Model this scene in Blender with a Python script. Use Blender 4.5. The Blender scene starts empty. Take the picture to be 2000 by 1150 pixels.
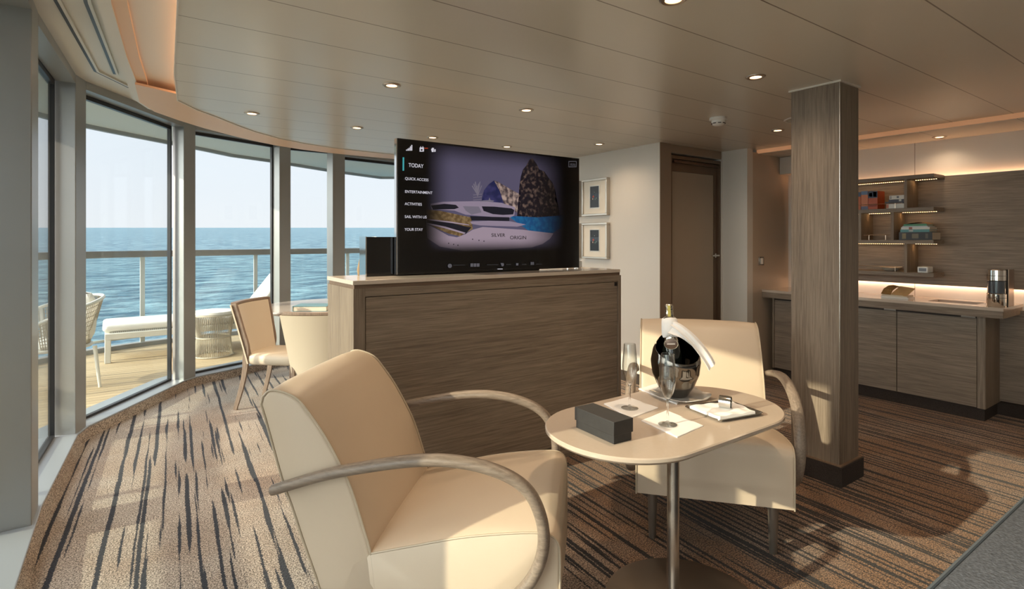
import bpy, bmesh, math, random
import numpy as np
from mathutils import Vector, Matrix
random.seed(7)
C = bpy.context.scene.collection
PI = math.pi
R = math.radians

# ------------------------------------------------------------------ camera, sky, sun, exposure
H_CAM = 1.42                      # eye height
YAW = 35.0                        # camera looks 35 degrees to the right of +Y
cam_d = bpy.data.cameras.new('camera'); cam_d.sensor_width = 36; cam_d.lens = 1071/2000*36
cam_d.shift_y = -107/2000; cam_d.clip_start = .05; cam_d.clip_end = 9000
cam = bpy.data.objects.new('camera', cam_d); C.objects.link(cam)
cam.location = (0, 0, H_CAM); cam.rotation_euler = (R(90), 0, R(-YAW))
bpy.context.scene.camera = cam
sc = bpy.context.scene
sc.view_settings.view_transform = 'Standard'; sc.view_settings.look = 'None'
sc.view_settings.gamma = 1; sc.view_settings.use_curve_mapping = False
sc.view_settings.exposure = EXPOSURE = 0.38
sc.cycles.use_denoising = True
sc.cycles.max_bounces = 10; sc.cycles.transparent_max_bounces = 24; sc.cycles.diffuse_bounces = 6
sc.cycles.sample_clamp_indirect = 6

w = bpy.data.worlds.new('world'); sc.world = w; w.use_nodes = True
wn = w.node_tree.nodes; wl = w.node_tree.links; wn.clear()
wo = wn.new('ShaderNodeOutputWorld'); wb = wn.new('ShaderNodeBackground')
tc = wn.new('ShaderNodeTexCoord'); sx = wn.new('ShaderNodeSeparateXYZ'); rp = wn.new('ShaderNodeValToRGB')
wl.new(tc.outputs['Generated'], sx.inputs[0]); wl.new(sx.outputs['Z'], rp.inputs[0])
rp.color_ramp.elements[0].position = 0.0; rp.color_ramp.elements[0].color = (.84, .82, .87, 1)
rp.color_ramp.elements[1].position = .6; rp.color_ramp.elements[1].color = (.70, .80, .98, 1)
e = rp.color_ramp.elements.new(.12); e.color = (.81, .82, .90, 1)
# the hazy sky is brighter round the sun
dp = wn.new('ShaderNodeVectorMath'); dp.operation = 'DOT_PRODUCT'; wl.new(tc.outputs['Generated'], dp.inputs[0])
dp.inputs[1].default_value = Vector((-1, .092, .40)).normalized()
gl = wn.new('ShaderNodeMapRange'); gl.interpolation_type = 'SMOOTHERSTEP'; gl.inputs['From Min'].default_value = .45; gl.inputs['From Max'].default_value = 1.0
gl.inputs['To Min'].default_value = 0; gl.inputs['To Max'].default_value = SKYGLOW = 4.3
wl.new(dp.outputs['Value'], gl.inputs['Value'])
gm = wn.new('ShaderNodeVectorMath'); gm.operation = 'SCALE'; gm.inputs[0].default_value = (1, .95, .90); wl.new(gl.outputs[0], gm.inputs['Scale'])
ad = wn.new('ShaderNodeVectorMath'); ad.operation = 'ADD'; wl.new(rp.outputs[0], ad.inputs[0]); wl.new(gm.outputs[0], ad.inputs[1])
wl.new(ad.outputs[0], wb.inputs['Color']); wb.inputs['Strength'].default_value = .94
wl.new(wb.outputs[0], wo.inputs[0])

sd = bpy.data.lights.new('sun', 'SUN'); sd.energy = 4.5; sd.color = (1, .84, .62); sd.angle = R(.6)
sun = bpy.data.objects.new('sun', sd); C.objects.link(sun)
sun.rotation_euler = Vector((1, -.092, -.40)).to_track_quat('-Z', 'Y').to_euler()
sun.location = (-8, 2, 5)

cY, sY = math.cos(R(YAW)), math.sin(R(YAW))
def P(px, py, z):
    """world x,y of the photo pixel on the horizontal plane z"""
    d = (H_CAM - z)*1071/(py-468); r = d*(px-1000)/1071
    return (r*cY + d*sY, d*cY - r*sY)
def RD(r, d): return (r*cY + d*sY, d*cY - r*sY)

# ------------------------------------------------------------------ helpers
def link(name, me, m, parent=None, loc=(0,0,0), rotz=0, smooth=35, bevel=0, seg=2):
    o = bpy.data.objects.new(name, me); C.objects.link(o)
    if parent: o.parent = parent
    o.location = loc; o.rotation_euler = (0, 0, rotz)
    if m: me.materials.append(m)
    if smooth:
        for p in me.polygons: p.use_smooth = True
        me.set_sharp_from_angle(angle=R(smooth))
    if bevel:
        md = o.modifiers.new('bevel', 'BEVEL'); md.width = bevel; md.segments = seg
        md.limit_method = 'ANGLE'; md.angle_limit = R(40); md.harden_normals = False
    return o
def obj(name, bm, m, parent=None, **k):
    bmesh.ops.recalc_face_normals(bm, faces=bm.faces)
    me = bpy.data.meshes.new(name); bm.to_mesh(me); bm.free()
    return link(name, me, m, parent, **k)
def tag(o, label, cat=None, group=None, kind=None):
    if label: o['label'] = label
    if cat: o['category'] = cat
    if group: o['group'] = group
    if kind: o['kind'] = kind
    return o
def thing(name, label, cat, loc=(0,0,0), rotz=0, group=None, kind=None):
    o = bpy.data.objects.new(name, None); C.objects.link(o); o.empty_display_size = .1
    o.location = loc; o.rotation_euler = (0, 0, rotz)
    return tag(o, label, cat, group, kind)
def B(): return bmesh.new()
def box(bm, x0, x1, y0, y1, z0, z1):
    v = [bm.verts.new(p) for p in ((x0,y0,z0),(x1,y0,z0),(x1,y1,z0),(x0,y1,z0),(x0,y0,z1),(x1,y0,z1),(x1,y1,z1),(x0,y1,z1))]
    for f in ((0,3,2,1),(4,5,6,7),(0,1,5,4),(1,2,6,5),(2,3,7,6),(3,0,4,7)): bm.faces.new([v[i] for i in f])
    return bm
def bx(*a): return box(B(), *a)
def prism(bm, pts, z0, z1):
    """closed plan polygon extruded in z"""
    a = [bm.verts.new((x,y,z0)) for x,y in pts]; b = [bm.verts.new((x,y,z1)) for x,y in pts]
    n = len(pts)
    bm.faces.new(a[::-1]); bm.faces.new(b)
    for i in range(n): bm.faces.new((a[i], a[(i+1)%n], b[(i+1)%n], b[i]))
    return bm
def loft(bm, rings, caps=True, closed=True):
    vs = [[bm.verts.new(p) for p in r] for r in rings]
    n = len(vs[0])
    for a, b in zip(vs, vs[1:]):
        for i in range(n if closed else n-1):
            bm.faces.new((a[i], a[(i+1)%n], b[(i+1)%n], b[i]))
    if caps: bm.faces.new(vs[0][::-1]); bm.faces.new(vs[-1])
    return vs
def lathe(bm, prof, c=(0,0,0), seg=32, axis='z', close=True):
    """prof: list of (radius, height)"""
    rings = []
    for r, h in prof:
        ring = []
        for i in range(seg):
            a = 2*PI*i/seg; x, y = max(r,1e-5)*math.cos(a), max(r,1e-5)*math.sin(a)
            p = (x,y,h) if axis=='z' else (h,x,y) if axis=='x' else (x,h,y)
            ring.append((c[0]+p[0], c[1]+p[1], c[2]+p[2]))
        rings.append(ring)
    loft(bm, rings, caps=close); return bm
def catmull(pts, n=8, closed=False):
    pts = [Vector(p) for p in pts]; out = []
    N = len(pts); rng = range(N if closed else N-1)
    for i in rng:
        p1, p2 = pts[i], pts[(i+1)%N]
        p0 = pts[i-1] if (i>0 or closed) else p1*2-p2
        p3 = pts[(i+2)%N] if (i+2<N or closed) else p2*2-p1
        for k in range(n):
            t = k/n
            out.append(.5*((2*p1)+(p2-p0)*t+(2*p0-5*p1+4*p2-p3)*t*t+(3*p1-p0-3*p2+p3)*t**3))
    if not closed: out.append(pts[-1])
    return out
def tube(bm, pts, r, seg=8, closed=False, side=None, sec=None, caps=True):
    """sweep a circle (radius r, or list of radii) or section 'sec' [(a,b)..] along pts; side = fixed binormal"""
    pts = [Vector(p) for p in pts]; n = len(pts); rings = []; prev = None
    for i, p in enumerate(pts):
        if closed: t = (pts[(i+1)%n]-pts[i-1]).normalized()
        else: t = (pts[min(i+1,n-1)]-pts[max(i-1,0)]).normalized()
        if side is not None:
            b = Vector(side); b = (b - t*b.dot(t)).normalized()
        elif prev is None:
            b = t.cross(Vector((0,0,1)));
            if b.length < .1: b = t.cross(Vector((1,0,0)))
            b.normalize()
        else: b = (prev - t*prev.dot(t)).normalized()
        prev = b; nn = t.cross(b)
        rr = r[i] if isinstance(r, (list,tuple)) else r
        if sec: rings.append([p + b*a*rr + nn*c*rr for a,c in sec])
        else: rings.append([p + (b*math.cos(2*PI*k/seg) + nn*math.sin(2*PI*k/seg))*rr for k in range(seg)])
    if closed: rings.append(rings[0]); caps = False
    vs = [[bm.verts.new(q) for q in ring] for ring in (rings[:-1] if closed else rings)]
    if closed: vs.append(vs[0])
    m = len(vs[0])
    for a, b in zip(vs, vs[1:]):
        for i in range(m): bm.faces.new((a[i], a[(i+1)%m], b[(i+1)%m], b[i]))
    if caps: bm.faces.new(vs[0][::-1]); bm.faces.new(vs[-1])
    return bm
def offset(pts, d, closed=False):
    """offset an open plan polyline to its left by d (mitred)"""
    out = []; n = len(pts)
    for i in range(n):
        p = Vector(pts[i][:2])
        def nrm(a, b):
            t = (Vector(b[:2])-Vector(a[:2])).normalized(); return Vector((-t.y, t.x))
        n0 = nrm(pts[i-1], pts[i]) if i>0 else nrm(pts[i], pts[i+1])
        n1 = nrm(pts[i], pts[i+1]) if i<n-1 else n0
        m = (n0+n1).normalized(); k = d/max(.35, m.dot(n0))
        out.append((p.x+m.x*k, p.y+m.y*k))
    return out
def strip(bm, pts, d0, d1, z0, z1):
    a = offset(pts, d0); b = offset(pts, d1)
    return prism(bm, a + b[::-1], z0, z1)
def rrect(x0, x1, y0, y1, r, n=6):
    out = []
    for cx, cy, a0 in ((x1-r,y1-r,0),(x0+r,y1-r,90),(x0+r,y0+r,180),(x1-r,y0+r,270)):
        for k in range(n+1):
            a = R(a0+90*k/n); out.append((cx+r*math.cos(a), cy+r*math.sin(a)))
    return out
def dup(o, parent=None):
    c = o.copy(); C.objects.link(c)
    if parent: c.parent = parent
    for ch in list(o.children): dup(ch, c)
    return c

# ------------------------------------------------------------------ materials
MATS = {}
def mat(name, col, rough=.5, metal=0, spec=.5, emit=None, es=0, bump=None, coat=0, trans=0, ior=1.45, sheen=0, noise=None):
    if name in MATS: return MATS[name]
    m = bpy.data.materials.new(name); m.use_nodes = True; MATS[name] = m
    nt = m.node_tree; b = nt.nodes['Principled BSDF']
    b.inputs['Base Color'].default_value = (*col, 1); b.inputs['Roughness'].default_value = rough
    b.inputs['Metallic'].default_value = metal; b.inputs['Specular IOR Level'].default_value = spec
    b.inputs['Coat Weight'].default_value = coat; b.inputs['Transmission Weight'].default_value = trans
    b.inputs['IOR'].default_value = ior; b.inputs['Sheen Weight'].default_value = sheen
    if emit: b.inputs['Emission Color'].default_value = (*emit, 1); b.inputs['Emission Strength'].default_value = es
    t = nt.nodes.new('ShaderNodeTexCoord')
    if noise:      # (scale, amount) faint colour variation
        n = nt.nodes.new('ShaderNodeTexNoise'); n.inputs['Scale'].default_value = noise[0]; n.inputs['Detail'].default_value = 4
        nt.links.new(t.outputs['Object'], n.inputs['Vector'])
        mx = nt.nodes.new('ShaderNodeMix'); mx.data_type = 'RGBA'
        a = noise[1]
        mx.inputs['A'].default_value = (*[c*(1-a) for c in col], 1); mx.inputs['B'].default_value = (*[min(1,c*(1+a)) for c in col], 1)
        nt.links.new(n.outputs['Fac'], mx.inputs['Factor']); nt.links.new(mx.outputs['Result'], b.inputs['Base Color'])
    if bump:       # (scale, strength, distance)
        n = nt.nodes.new('ShaderNodeTexNoise'); n.inputs['Scale'].default_value = bump[0]; n.inputs['Detail'].default_value = 3
        nt.links.new(t.outputs['Object'], n.inputs['Vector'])
        bp = nt.nodes.new('ShaderNodeBump'); bp.inputs['Strength'].default_value = bump[1]; bp.inputs['Distance'].default_value = bump[2]
        nt.links.new(n.outputs['Fac'], bp.inputs['Height']); nt.links.new(bp.outputs[0], b.inputs['Normal'])
    return m
def wood(name, c1, c2, axis='x', rough=.5, fine=130, stretch=34):
    m = bpy.data.materials.new(name); m.use_nodes = True; nt = m.node_tree; N = nt.nodes; L = nt.links
    b = N['Principled BSDF']; b.inputs['Roughness'].default_value = rough; b.inputs['Specular IOR Level'].default_value = .35
    t = N.new('ShaderNodeTexCoord'); mp = N.new('ShaderNodeMapping'); L.new(t.outputs['Object'], mp.inputs[0])
    s = {'x':(1/stretch,1,1),'y':(1,1/stretch,1),'z':(1,1,1/stretch)}[axis]
    mp.inputs['Scale'].default_value = s
    n1 = N.new('ShaderNodeTexNoise'); n1.inputs['Scale'].default_value = fine; n1.inputs['Detail'].default_value = 5; n1.inputs['Roughness'].default_value = .65; n1.inputs['Distortion'].default_value = .4
    n2 = N.new('ShaderNodeTexNoise'); n2.inputs['Scale'].default_value = 9; n2.inputs['Detail'].default_value = 3
    L.new(mp.outputs[0], n1.inputs['Vector']); L.new(mp.outputs[0], n2.inputs['Vector'])
    mm = N.new('ShaderNodeMath'); mm.operation = 'MULTIPLY_ADD'; mm.inputs[1].default_value = .28
    L.new(n2.outputs['Fac'], mm.inputs[0]); 
    m2 = N.new('ShaderNodeMath'); m2.operation = 'MULTIPLY'; m2.inputs[1].default_value = .72
    L.new(n1.outputs['Fac'], m2.inputs[0]); L.new(m2.outputs[0], mm.inputs[2])
    r = N.new('ShaderNodeValToRGB'); r.color_ramp.elements[0].position = .36; r.color_ramp.elements[1].position = .62
    r.color_ramp.elements[0].color = (*c1,1); r.color_ramp.elements[1].color = (*c2,1)
    L.new(mm.outputs[0], r.inputs[0]); L.new(r.outputs[0], b.inputs['Base Color'])
    bp = N.new('ShaderNodeBump'); bp.inputs['Strength'].default_value = .25; bp.inputs['Distance'].default_value = .002
    L.new(n1.outputs['Fac'], bp.inputs['Height']); L.new(bp.outputs[0], b.inputs['Normal'])
    return m
def emis(name, col, s):
    m = bpy.data.materials.new(name); m.use_nodes = True; nt = m.node_tree; nt.nodes.clear()
    o = nt.nodes.new('ShaderNodeOutputMaterial'); e = nt.nodes.new('ShaderNodeEmission')
    e.inputs[0].default_value = (*col,1); e.inputs[1].default_value = s; nt.links.new(e.outputs[0], o.inputs[0]); return m
def glasspane(name, tint=(.93,.97,.96), f0=.02, f1=.75, pw=5.0):
    m = bpy.data.materials.new(name); m.use_nodes = True; nt = m.node_tree; N = nt.nodes; L = nt.links; N.clear()
    o = N.new('ShaderNodeOutputMaterial'); t = N.new('ShaderNodeBsdfTransparent'); g = N.new('ShaderNodeBsdfGlossy'); mx = N.new('ShaderNodeMixShader')
    ge = N.new('ShaderNodeNewGeometry'); dt = N.new('ShaderNodeVectorMath'); dt.operation = 'DOT_PRODUCT'
    L.new(ge.outputs['Normal'], dt.inputs[0]); L.new(ge.outputs['Incoming'], dt.inputs[1])
    def mth(op, a, b):
        n = N.new('ShaderNodeMath'); n.operation = op; n.use_clamp = True
        for i, v in enumerate((a, b)):
            if isinstance(v, (int, float)): n.inputs[i].default_value = v
            elif v is not None: L.new(v, n.inputs[i])
        return n.outputs[0]
    ab = N.new('ShaderNodeMath'); ab.operation = 'ABSOLUTE'; L.new(dt.outputs['Value'], ab.inputs[0])
    fr = mth('ADD', mth('MULTIPLY', mth('POWER', mth('SUBTRACT', 1.0, ab.outputs[0]), pw), f1), f0)
    t.inputs[0].default_value = (*tint,1); g.inputs['Roughness'].default_value = .0
    L.new(fr, mx.inputs[0]); L.new(t.outputs[0], mx.inputs[1]); L.new(g.outputs[0], mx.inputs[2]); L.new(mx.outputs[0], o.inputs[0])
    return m
V1, V2 = (.135,.102,.076), (.265,.21,.158)
WX = wood('veneer_grain_x', V1, V2, 'x'); WY = wood('veneer_grain_y', V1, V2, 'y'); WZ = wood('veneer_grain_z', V1, V2, 'z')
CREAM = mat('cream_wall_laminate', (.60,.57,.52), .45, noise=(3,.03))
CEIL_W = mat('cream_trim_paint', (.66,.62,.55), .4)
LEATHER = mat('cream_leather', (.56,.455,.345), .42, bump=(420,.25,.0006), noise=(5,.04))
PIPING = mat('leather_piping', (.47,.39,.29), .5)
ARMWOOD = wood('brushed_taupe_wood', (.15,.115,.09), (.26,.205,.16), 'x', .38, 120, 8)
LEGMETAL = mat('taupe_metal_leg', (.20,.165,.135), .35, .6)
ALU = mat('silver_painted_metal', (.33,.335,.33), .34, .45, noise=(2,.04))
ALU_D = mat('dark_window_frame', (.035,.035,.038), .35, .2)
LEDGE = mat('grey_sill_metal', (.36,.39,.43), .35, .3)
CHROME = mat('polished_chrome', (.75,.74,.72), .08, 1)
STEEL = mat('brushed_steel', (.50,.46,.42), .27, 1)
BLACK = mat('gloss_black', (.006,.006,.007), .12, coat=.5)
BLACKM = mat('matt_black', (.015,.014,.014), .5)
GLASS = glasspane('window_glass')
FLUTE = glasspane('clear_glass', (.94,.94,.93), .07, 1.0, 2.2)
LINEN = mat('white_linen', (.80,.78,.76), .85, bump=(500,.2,.0005))
STONE = mat('taupe_solid_surface', (.52,.45,.38), .16, noise=(60,.05))
WHITE_PL = mat('white_plastic', (.75,.74,.71), .4)
LAMP = emis('lamp_lens', (1,.66,.36), 5)
FLUTE_S = mat('solid_glass', (1,1,1), .0, trans=1, ior=1.45)
# ------------------------------------------------------------------ special materials: carpet, ceiling, deck, sea
def carpet_mat(name='striped_carpet', base_only=False):
    m = bpy.data.materials.new(name); m.use_nodes = True; nt = m.node_tree; N = nt.nodes; L = nt.links
    b = N['Principled BSDF']; b.inputs['Roughness'].default_value = .95; b.inputs['Specular IOR Level'].default_value = .1
    b.inputs['Sheen Weight'].default_value = .15
    t = N.new('ShaderNodeTexCoord'); mp = N.new('ShaderNodeMapping'); mp.inputs['Rotation'].default_value = (0,0,R(3.5))
    L.new(t.outputs['Object'], mp.inputs[0])
    def math_(op, a, b_=None, c=None):
        n = N.new('ShaderNodeMath'); n.operation = op
        for i, v in enumerate((a,b_,c)):
            if v is None: continue
            if isinstance(v,(int,float)): n.inputs[i].default_value = v
            else: L.new(v, n.inputs[i])
        return n.outputs[0]
    def noise(scale, detail=3, vec=None, rough=.6, dims='3D'):
        n = N.new('ShaderNodeTexNoise'); n.noise_dimensions = dims; n.inputs['Scale'].default_value = scale; n.inputs['Detail'].default_value = detail; n.inputs['Roughness'].default_value = rough
        L.new(vec or mp.outputs[0], n.inputs['Vector']); return n.outputs['Fac']
    def mix(f, a, b_):
        n = N.new('ShaderNodeMix'); n.data_type = 'RGBA'
        L.new(f, n.inputs['Factor'])
        for k, v in (('A',a),('B',b_)):
            if isinstance(v, tuple): n.inputs[k].default_value = (*v,1)
            else: L.new(v, n.inputs[k])
        return n.outputs['Result']
    def sstep(v, lo, hi):
        n = N.new('ShaderNodeMapRange'); n.interpolation_type = 'SMOOTHSTEP'; n.inputs['From Min'].default_value = lo; n.inputs['From Max'].default_value = hi
        L.new(v, n.inputs['Value']); return n.outputs['Result']
    sep = N.new('ShaderNodeSeparateXYZ'); L.new(mp.outputs[0], sep.inputs[0]); X, Y = sep.outputs['X'], sep.outputs['Y']
    tuft = noise(150, 2, rough=.7); mid = noise(34, 4); big = noise(1.6, 3)
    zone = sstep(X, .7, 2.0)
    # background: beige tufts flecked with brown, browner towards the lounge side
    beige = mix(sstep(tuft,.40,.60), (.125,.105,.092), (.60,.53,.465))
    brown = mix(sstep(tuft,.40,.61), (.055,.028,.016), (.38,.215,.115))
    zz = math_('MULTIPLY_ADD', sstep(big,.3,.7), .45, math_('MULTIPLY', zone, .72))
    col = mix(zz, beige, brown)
    col = mix(math_('MULTIPLY', sstep(mid,.52,.72), .45), col, (.14,.10,.075))
    if not base_only:
        jit = math_('MULTIPLY', math_('SUBTRACT', noise(80, 3, rough=.75), .5), .022)
        wob = math_('MULTIPLY', math_('SUBTRACT', noise(2.2, 1), .5), .014)
        Xj = math_('ADD', math_('ADD', X, jit), wob)
        def dashes(pitch, duty, vs, pres, seed):
            q = math_('DIVIDE', math_('ADD', Xj, seed), pitch)
            fr = math_('FRACT', q); idx = math_('FLOOR', q)
            cv = N.new('ShaderNodeCombineXYZ')
            L.new(math_('MULTIPLY', idx, 17.31), cv.inputs[0]); L.new(math_('MULTIPLY', Y, vs), cv.inputs[1])
            n = N.new('ShaderNodeTexNoise'); n.noise_dimensions = '2D'; n.inputs['Scale'].default_value = 1; n.inputs['Detail'].default_value = 2
            L.new(cv.outputs[0], n.inputs['Vector'])
            strength = math_('SUBTRACT', n.outputs['Fac'], pres)          # >0 inside a dash
            strength = math_('ADD', strength, math_('MULTIPLY', math_('SUBTRACT', noise(120,1), .5), .05))
            wdt = math_('MULTIPLY', sstep(strength, -.02, .13), duty)
            dist = math_('ABSOLUTE', math_('SUBTRACT', fr, .5))
            return math_('MULTIPLY', math_('LESS_THAN', dist, math_('MULTIPLY', wdt, .5)), math_('GREATER_THAN', wdt, .02))
        d1 = math_('MAXIMUM', dashes(.078, .23, .75, .475, 3.3), dashes(.053, .25, .9, .545, 5.7))
        d2 = math_('MULTIPLY', dashes(.040, .40, .8, .49, 9.7), math_('GREATER_THAN', math_('ADD', zone, math_('MULTIPLY', mid,.5)), .72))
        d3 = dashes(.17, .13, .7, .45, 1.9)
        d = math_('MAXIMUM', math_('MAXIMUM', d1, d2), d3)
        navy = mix(sstep(tuft,.35,.65), (.003,.006,.016), (.012,.019,.036))
        dark = mix(zone, navy, mix(sstep(tuft,.35,.65), (.006,.005,.006), (.026,.021,.020)))
        col = mix(math_('MULTIPLY', d, .97), col, dark)
    L.new(col, b.inputs['Base Color'])
    bp = N.new('ShaderNodeBump'); bp.inputs['Strength'].default_value = .8; bp.inputs['Distance'].default_value = .006
    hh = tuft if base_only else math_('SUBTRACT', tuft, math_('MULTIPLY', d, .5))
    L.new(hh, bp.inputs['Height']); L.new(bp.outputs[0], b.inputs['Normal'])
    return m
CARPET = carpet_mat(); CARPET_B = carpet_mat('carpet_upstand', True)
DARKBASE = mat('dark_carpet_base', (.035,.026,.022), .95, bump=(200,.8,.004), noise=(150,.7))

def lines_mat(name, col, line, pitch, off, width, axis='Y', rough=.4, var=.03, soft=False, metal=0):
    """boards or panels: thin joint lines across one axis"""
    m = bpy.data.materials.new(name); m.use_nodes = True; nt = m.node_tree; N = nt.nodes; L = nt.links
    b = N['Principled BSDF']; b.inputs['Roughness'].default_value = rough; b.inputs['Metallic'].default_value = metal
    t = N.new('ShaderNodeTexCoord'); s = N.new('ShaderNodeSeparateXYZ'); L.new(t.outputs['Object'], s.inputs[0])
    a = N.new('ShaderNodeMath'); a.operation = 'SUBTRACT'; a.inputs[1].default_value = off; L.new(s.outputs[axis], a.inputs[0])
    d = N.new('ShaderNodeMath'); d.operation = 'DIVIDE'; d.inputs[1].default_value = pitch; L.new(a.outputs[0], d.inputs[0])
    pp = N.new('ShaderNodeMath'); pp.operation = 'PINGPONG'; pp.inputs[1].default_value = .5; L.new(d.outputs[0], pp.inputs[0])
    lt = N.new('ShaderNodeMath'); lt.operation = 'LESS_THAN'; lt.inputs[1].default_value = width/pitch/2; L.new(pp.outputs[0], lt.inputs[0])
    fl = N.new('ShaderNodeMath'); fl.operation = 'FLOOR'; L.new(d.outputs[0], fl.inputs[0])
    wn_ = N.new('ShaderNodeTexWhiteNoise'); wn_.noise_dimensions = '1D'; L.new(fl.outputs[0], wn_.inputs['W'])
    n = N.new('ShaderNodeTexNoise'); mp = N.new('ShaderNodeMapping'); L.new(t.outputs['Object'], mp.inputs[0])
    mp.inputs['Scale'].default_value = (3,60,60) if axis=='Y' else (60,3,60)
    L.new(mp.outputs[0], n.inputs['Vector']); n.inputs['Scale'].default_value = 1.5
    av = N.new('ShaderNodeMath'); av.operation = 'ADD'; L.new(wn_.outputs[0], av.inputs[0]); L.new(n.outputs['Fac'], av.inputs[1])
    hv = N.new('ShaderNodeMath'); hv.operation = 'MULTIPLY'; hv.inputs[1].default_value = .5; L.new(av.outputs[0], hv.inputs[0])
    mv = N.new('ShaderNodeMix'); mv.data_type='RGBA'; L.new(hv.outputs[0], mv.inputs['Factor'])
    mv.inputs['A'].default_value = (*[c*(1-var) for c in col],1); mv.inputs['B'].default_value = (*[min(1,c*(1+var)) for c in col],1)
    mx = N.new('ShaderNodeMix'); mx.data_type='RGBA'; L.new(lt.outputs[0], mx.inputs['Factor']); L.new(mv.outputs['Result'], mx.inputs['A']); mx.inputs['B'].default_value = (*line,1)
    L.new(mx.outputs['Result'], b.inputs['Base Color'])
    bp = N.new('ShaderNodeBump'); bp.invert = True; bp.inputs['Strength'].default_value = .6; bp.inputs['Distance'].default_value = .003
    L.new(lt.outputs[0], bp.inputs['Height']); L.new(bp.outputs[0], b.inputs['Normal'])
    return m
CEILING = lines_mat('ceiling_panels', (.63,.59,.52), (.20,.165,.13), .362, 1.538-.362*4, .006, 'Y', .28, .012)
SOFFIT = lines_mat('soffit_panels', (.58,.53,.46), (.20,.165,.13), .60, 1.16, .004, 'Y', .42, .015)
DECK = lines_mat('teak_deck_boards', (.56,.42,.26), (.16,.11,.07), .095, 0, .007, 'Y', .7, .16)

def sea_mat():
    m = bpy.data.materials.new('sea_water'); m.use_nodes = True; nt = m.node_tree; N = nt.nodes; L = nt.links
    b = N['Principled BSDF']; b.inputs['Roughness'].default_value = .30; b.inputs['IOR'].default_value = 1.33; b.inputs['Specular IOR Level'].default_value = .28
    t = N.new('ShaderNodeTexCoord')
    def noise(scale, sc, detail=4):
        mp = N.new('ShaderNodeMapping'); mp.inputs['Rotation'].default_value = (0,0,R(20)); mp.inputs['Scale'].default_value = sc
        L.new(t.outputs['Object'], mp.inputs[0])
        n = N.new('ShaderNodeTexNoise'); n.inputs['Scale'].default_value = scale; n.inputs['Detail'].default_value = detail; n.inputs['Roughness'].default_value = .6
        L.new(mp.outputs[0], n.inputs['Vector']); return n.outputs['Fac']
    n1 = noise(.42, (.5,1,1), 7); n2 = noise(.05, (.4,1,1), 5)
    a = N.new('ShaderNodeMath'); a.operation = 'MULTIPLY_ADD'; a.inputs[1].default_value = 2.5; L.new(n2, a.inputs[0]); L.new(n1, a.inputs[2])
    bp = N.new('ShaderNodeBump'); bp.inputs['Strength'].default_value = 1; bp.inputs['Distance'].default_value = 2.4
    L.new(a.outputs[0], bp.inputs['Height']); L.new(bp.outputs[0], b.inputs['Normal'])
    r = N.new('ShaderNodeValToRGB'); L.new(n1, r.inputs[0])
    r.color_ramp.elements[0].position = .38; r.color_ramp.elements[0].color = (.012,.085,.15,1)
    r.color_ramp.elements[1].position = .64; r.color_ramp.elements[1].color = (.27,.43,.50,1)
    L.new(r.outputs[0], b.inputs['Base Color'])
    return m

# ------------------------------------------------------------------ the room
CW = {0:(-.37,3.40,0,1,.23), 1:(-.296,4.829,.29,.957,.17), 2:(.437,6.09,.73,.68,.145), 3:(1.40,6.57,.9,.43,.15), 4:(2.02,6.646,.96,.28,.17),
      -1:(-.37,1.71,0,1,.20), -2:(-.37,0.02,0,1,.20), 5:(3.15,6.85,1,0,.16)}
order = [-2,-1,0,1,2,3,4,5]
inner = [(-.37,-1.7)]
for i in order:
    x,y,tx,ty,wd = CW[i]; l = math.hypot(tx,ty); tx/=l; ty/=l
    inner += [(x,y),(x+tx*wd,y+ty*wd)]
inner.append((4.11,6.86))
floor_poly = inner + [(6.0,6.86),(6.0,-1.7)]
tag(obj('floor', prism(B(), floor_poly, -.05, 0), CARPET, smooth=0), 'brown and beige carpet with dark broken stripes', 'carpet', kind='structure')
# sill ledge and carpeted upstand along the window wall
tag(obj('trim_sill', strip(B(), inner, -.014, .30, .0665, .08), LEDGE, smooth=0, bevel=.004), 'grey metal window ledge following the curved glass wall', 'window sill', kind='structure')
bm = B(); n_i = len(inner); rws = [offset(inner,-.038), offset(inner,-.012), offset(inner,.25), offset(inner,.25)]
grid_ = [[bm.verts.new((p[0],p[1],z)) for p in rw] for rw,z in zip(rws,(0,.066,.066,0))]
for a_,b_ in zip(grid_, grid_[1:]+grid_[:1]):
    for i in range(n_i-1): bm.faces.new((a_[i],a_[i+1],b_[i+1],b_[i]))
tag(obj('baseboard_left', bm, CARPET_B, smooth=0), 'low carpeted upstand under the window ledge', 'baseboard', kind='structure')
place = {0:'widest post at the left picture edge', 1:'second post from the left, beside the outdoor armchair', 2:'post between the lounger foot and the rope stool',
         3:'post behind the left dining chair', 4:'post just left of the television', -1:'post beside the camera', -2:'post behind the camera', 5:'post hidden behind the television'}
for k, i in enumerate(order):
    x,y,tx,ty,wd = CW[i]; l = math.hypot(tx,ty); tx/=l; ty/=l; dep = .30 if i in (0,-1,-2) else .128
    bm = B(); prism(bm, [(x,y),(x+tx*wd,y+ty*wd),(x+tx*wd-ty*dep,y+ty*wd+tx*dep),(x-ty*dep,y+tx*dep)], .078, 2.57)
    tag(obj('trim_%d'%(k+1), bm, ALU, smooth=0, bevel=.004), 'silver grey window post, '+place[i], 'window post', kind='structure')
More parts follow.
